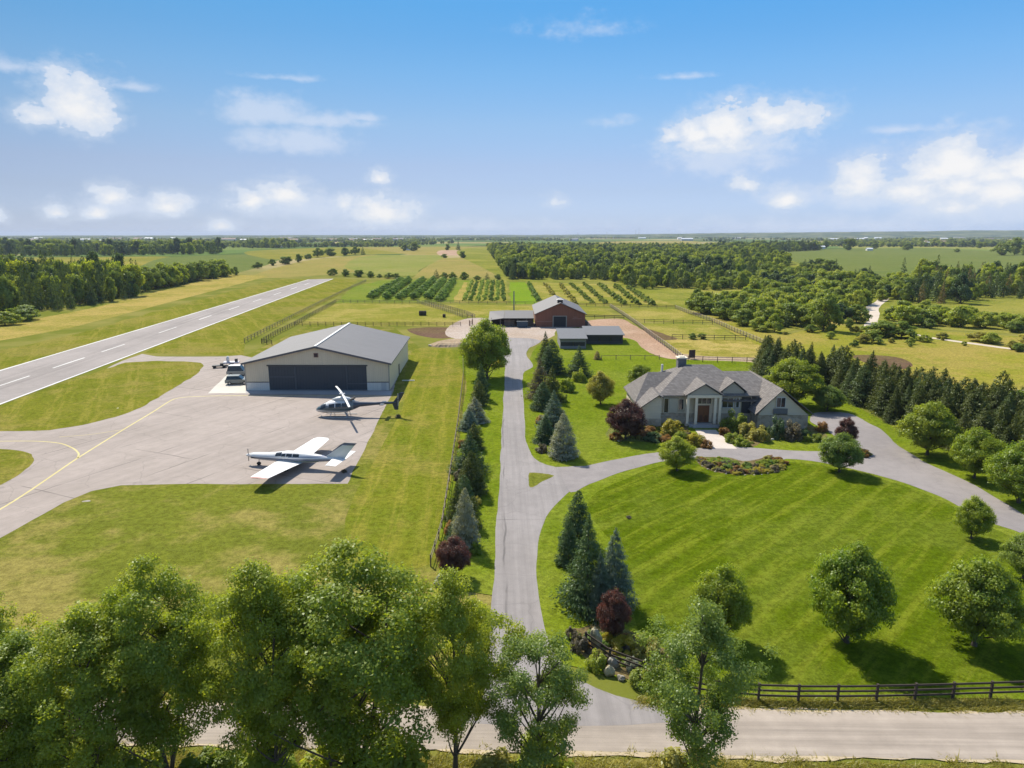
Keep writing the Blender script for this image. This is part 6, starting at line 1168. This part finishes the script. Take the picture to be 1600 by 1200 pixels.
fence('long boundary fence between the paddocks and the wood', GP([(1055, 482), (1080, 492), (1115, 504), (1150, 520), (1185, 535), (1215, 549)]), 2.6, 1.35, 3, FGREY, FPALE, rh=.15)
fence('highest cross fence between the right paddocks', GP([(992, 504.5), (1040, 506), (1113, 507)]), 3.0, 1.3, 2, FDARK, rh=.11)
fence('middle cross fence between the right paddocks', GP([(1050, 530), (1100, 531), (1165, 531.5)]), 3.0, 1.3, 2, FDARK, rh=.11)
fence('lowest cross fence between the house lawn and the dusty paddock', GP([(1075, 565), (1120, 566.5), (1190, 568)]), 3.0, 1.25, 2, FDARK, rh=.09)
fence('broken low fence on the lawn before the stable shed', GP([(940, 562), (985, 562), (1030, 562)]), 3.0, 1.0, 1, FGREY, rh=.08)
fence('fence behind the stable yard right of the barn', GP([(914, 497), (945, 498), (975, 499)]), 3.2, 1.2, 2, FDARK, rh=.2)
x, y = G(736, 508); gt = root('gate', (x, y, 0), 'brown timber gate post pair at the sandy lane beside the big tree', 'gate', rz=1.35)
for px in (-1.6, 1.6): MB().box(px-.12, px+.12, -.12, .12, 0, 1.7).obj('post', plain('brown_post', (.16, .09, .06), .9), gt)
for z in (.4, .8, 1.2): MB().box(-1.5, 1.5, -.03, .03, z-.06, z+.06).obj('rail', plain('brown_rail', (.17, .10, .07), .9), gt)

# ---- far farms and town buildings
RB = random.Random(12); WALLS = [plain('far_white_wall', (.70, .69, .67), .8), plain('far_grey_wall', (.45, .44, .43), .8), plain('far_cream_wall', (.58, .52, .44), .8)]; RFS = [plain('far_grey_roof', (.22, .22, .24), .8), plain('far_white_roof', (.62, .63, .65), .7), plain('far_brown_roof', (.22, .14, .11), .8)]
def farb(u, v, L, W, H, lab, wi, ri, rz=0, name='far_building', grp=None):
    x, y = G(u, v); r = root(name, (x, y, 0), lab, 'building', grp, rz); MB().hull([(a, b, z) for a in (-L/2, L/2) for b, z in ((-W/2, 0), (W/2, 0), (W/2, H), (0, H+W*.22), (-W/2, H))]).obj('wall', WALLS[wi], r)
    MB().hull([(a, b, z+d) for a in (-L/2-.5, L/2+.5) for b, z in ((-W/2-.5, H-.1), (0, H+W*.22+.1)) for d in (0, .3)]).hull([(a, b, z+d) for a in (-L/2-.5, L/2+.5) for b, z in ((W/2+.5, H-.1), (0, H+W*.22+.1)) for d in (0, .3)]).obj('roof', RFS[ri], r)
farb(638, 391, 16, 10, 5, 'pale farmhouse beside the large dark tree in the far fields', 0, 0, .2, 'farmhouse'); farb(1462, 382.5, 60, 22, 6, 'white walled farmhouse with a brown roof among trees above the green field', 0, 2, -.1, 'farmhouse'); farb(1446, 383, 22, 14, 5, 'small white shed left of the brown roofed farmhouse', 0, 1, 0, 'farm_shed'); farb(1283, 389, 12, 8, 4, 'small white hut at the end of the dark plantation', 0, 1, 0, 'hut'); farb(1515, 384, 30, 14, 5, 'low pale farm building right of the brown roofed farmhouse', 2, 1, 0, 'farm_shed'); farb(1358, 391.5, 10, 6, 3, 'tiny white trailer shed at the back of the green field', 0, 1, 0, 'farm_shed')
farb(438, 387, 14, 9, 5, 'small pale house between the far trees left of the tan field', 2, 0, .1, 'farmhouse')
TB = 'buildings of the far town'
for q in range(46):
    u = RB.uniform(0, 640) if q < 30 else RB.uniform(880, 1600); v = RB.uniform(372.5, 379 if q < 30 else 376.5)
    farb(u, v, RB.uniform(16, 60), RB.uniform(12, 22), RB.uniform(5, 8), 'small pale building of the far town near the horizon' if q < 30 else 'tiny pale building on the far plain right of the centre, near the horizon', RB.choice([0, 0, 1, 2]), RB.choice([0, 1, 1, 2]), RB.uniform(-.3, .3), grp=TB if q < 30 else 'buildings on the far plain')
for u, h in ((993, 60), (998, 70), (903, 40), (948, 45)):
    x, y = G(u, 372.5); r = root('mast', (x, y, 0), 'thin far mast on the horizon above the wood', 'mast', 'thin masts on the horizon'); MB().tube([(0, 0, 0), (0, 0, h)], [1.6, .6], 6).obj('pole', WALLS[1], r); MB().box(-3, 3, -.5, .5, h*.9, h*.9+1.5).obj('crossarm', WALLS[1], r)

# ---- air
hz = MB().box(-17000, 17000, -350, 17500, -1.0, 72.0)
m, t, out = mat('air'); pv = t.n('ShaderNodeVolumePrincipled', inp={'Color': (.70, .80, .96, 1), 'Density': HAZE}); t.nt.links.new(pv.outputs[0], out.inputs['Volume'])
tag(hz.obj('haze', m, None), kind='stuff')
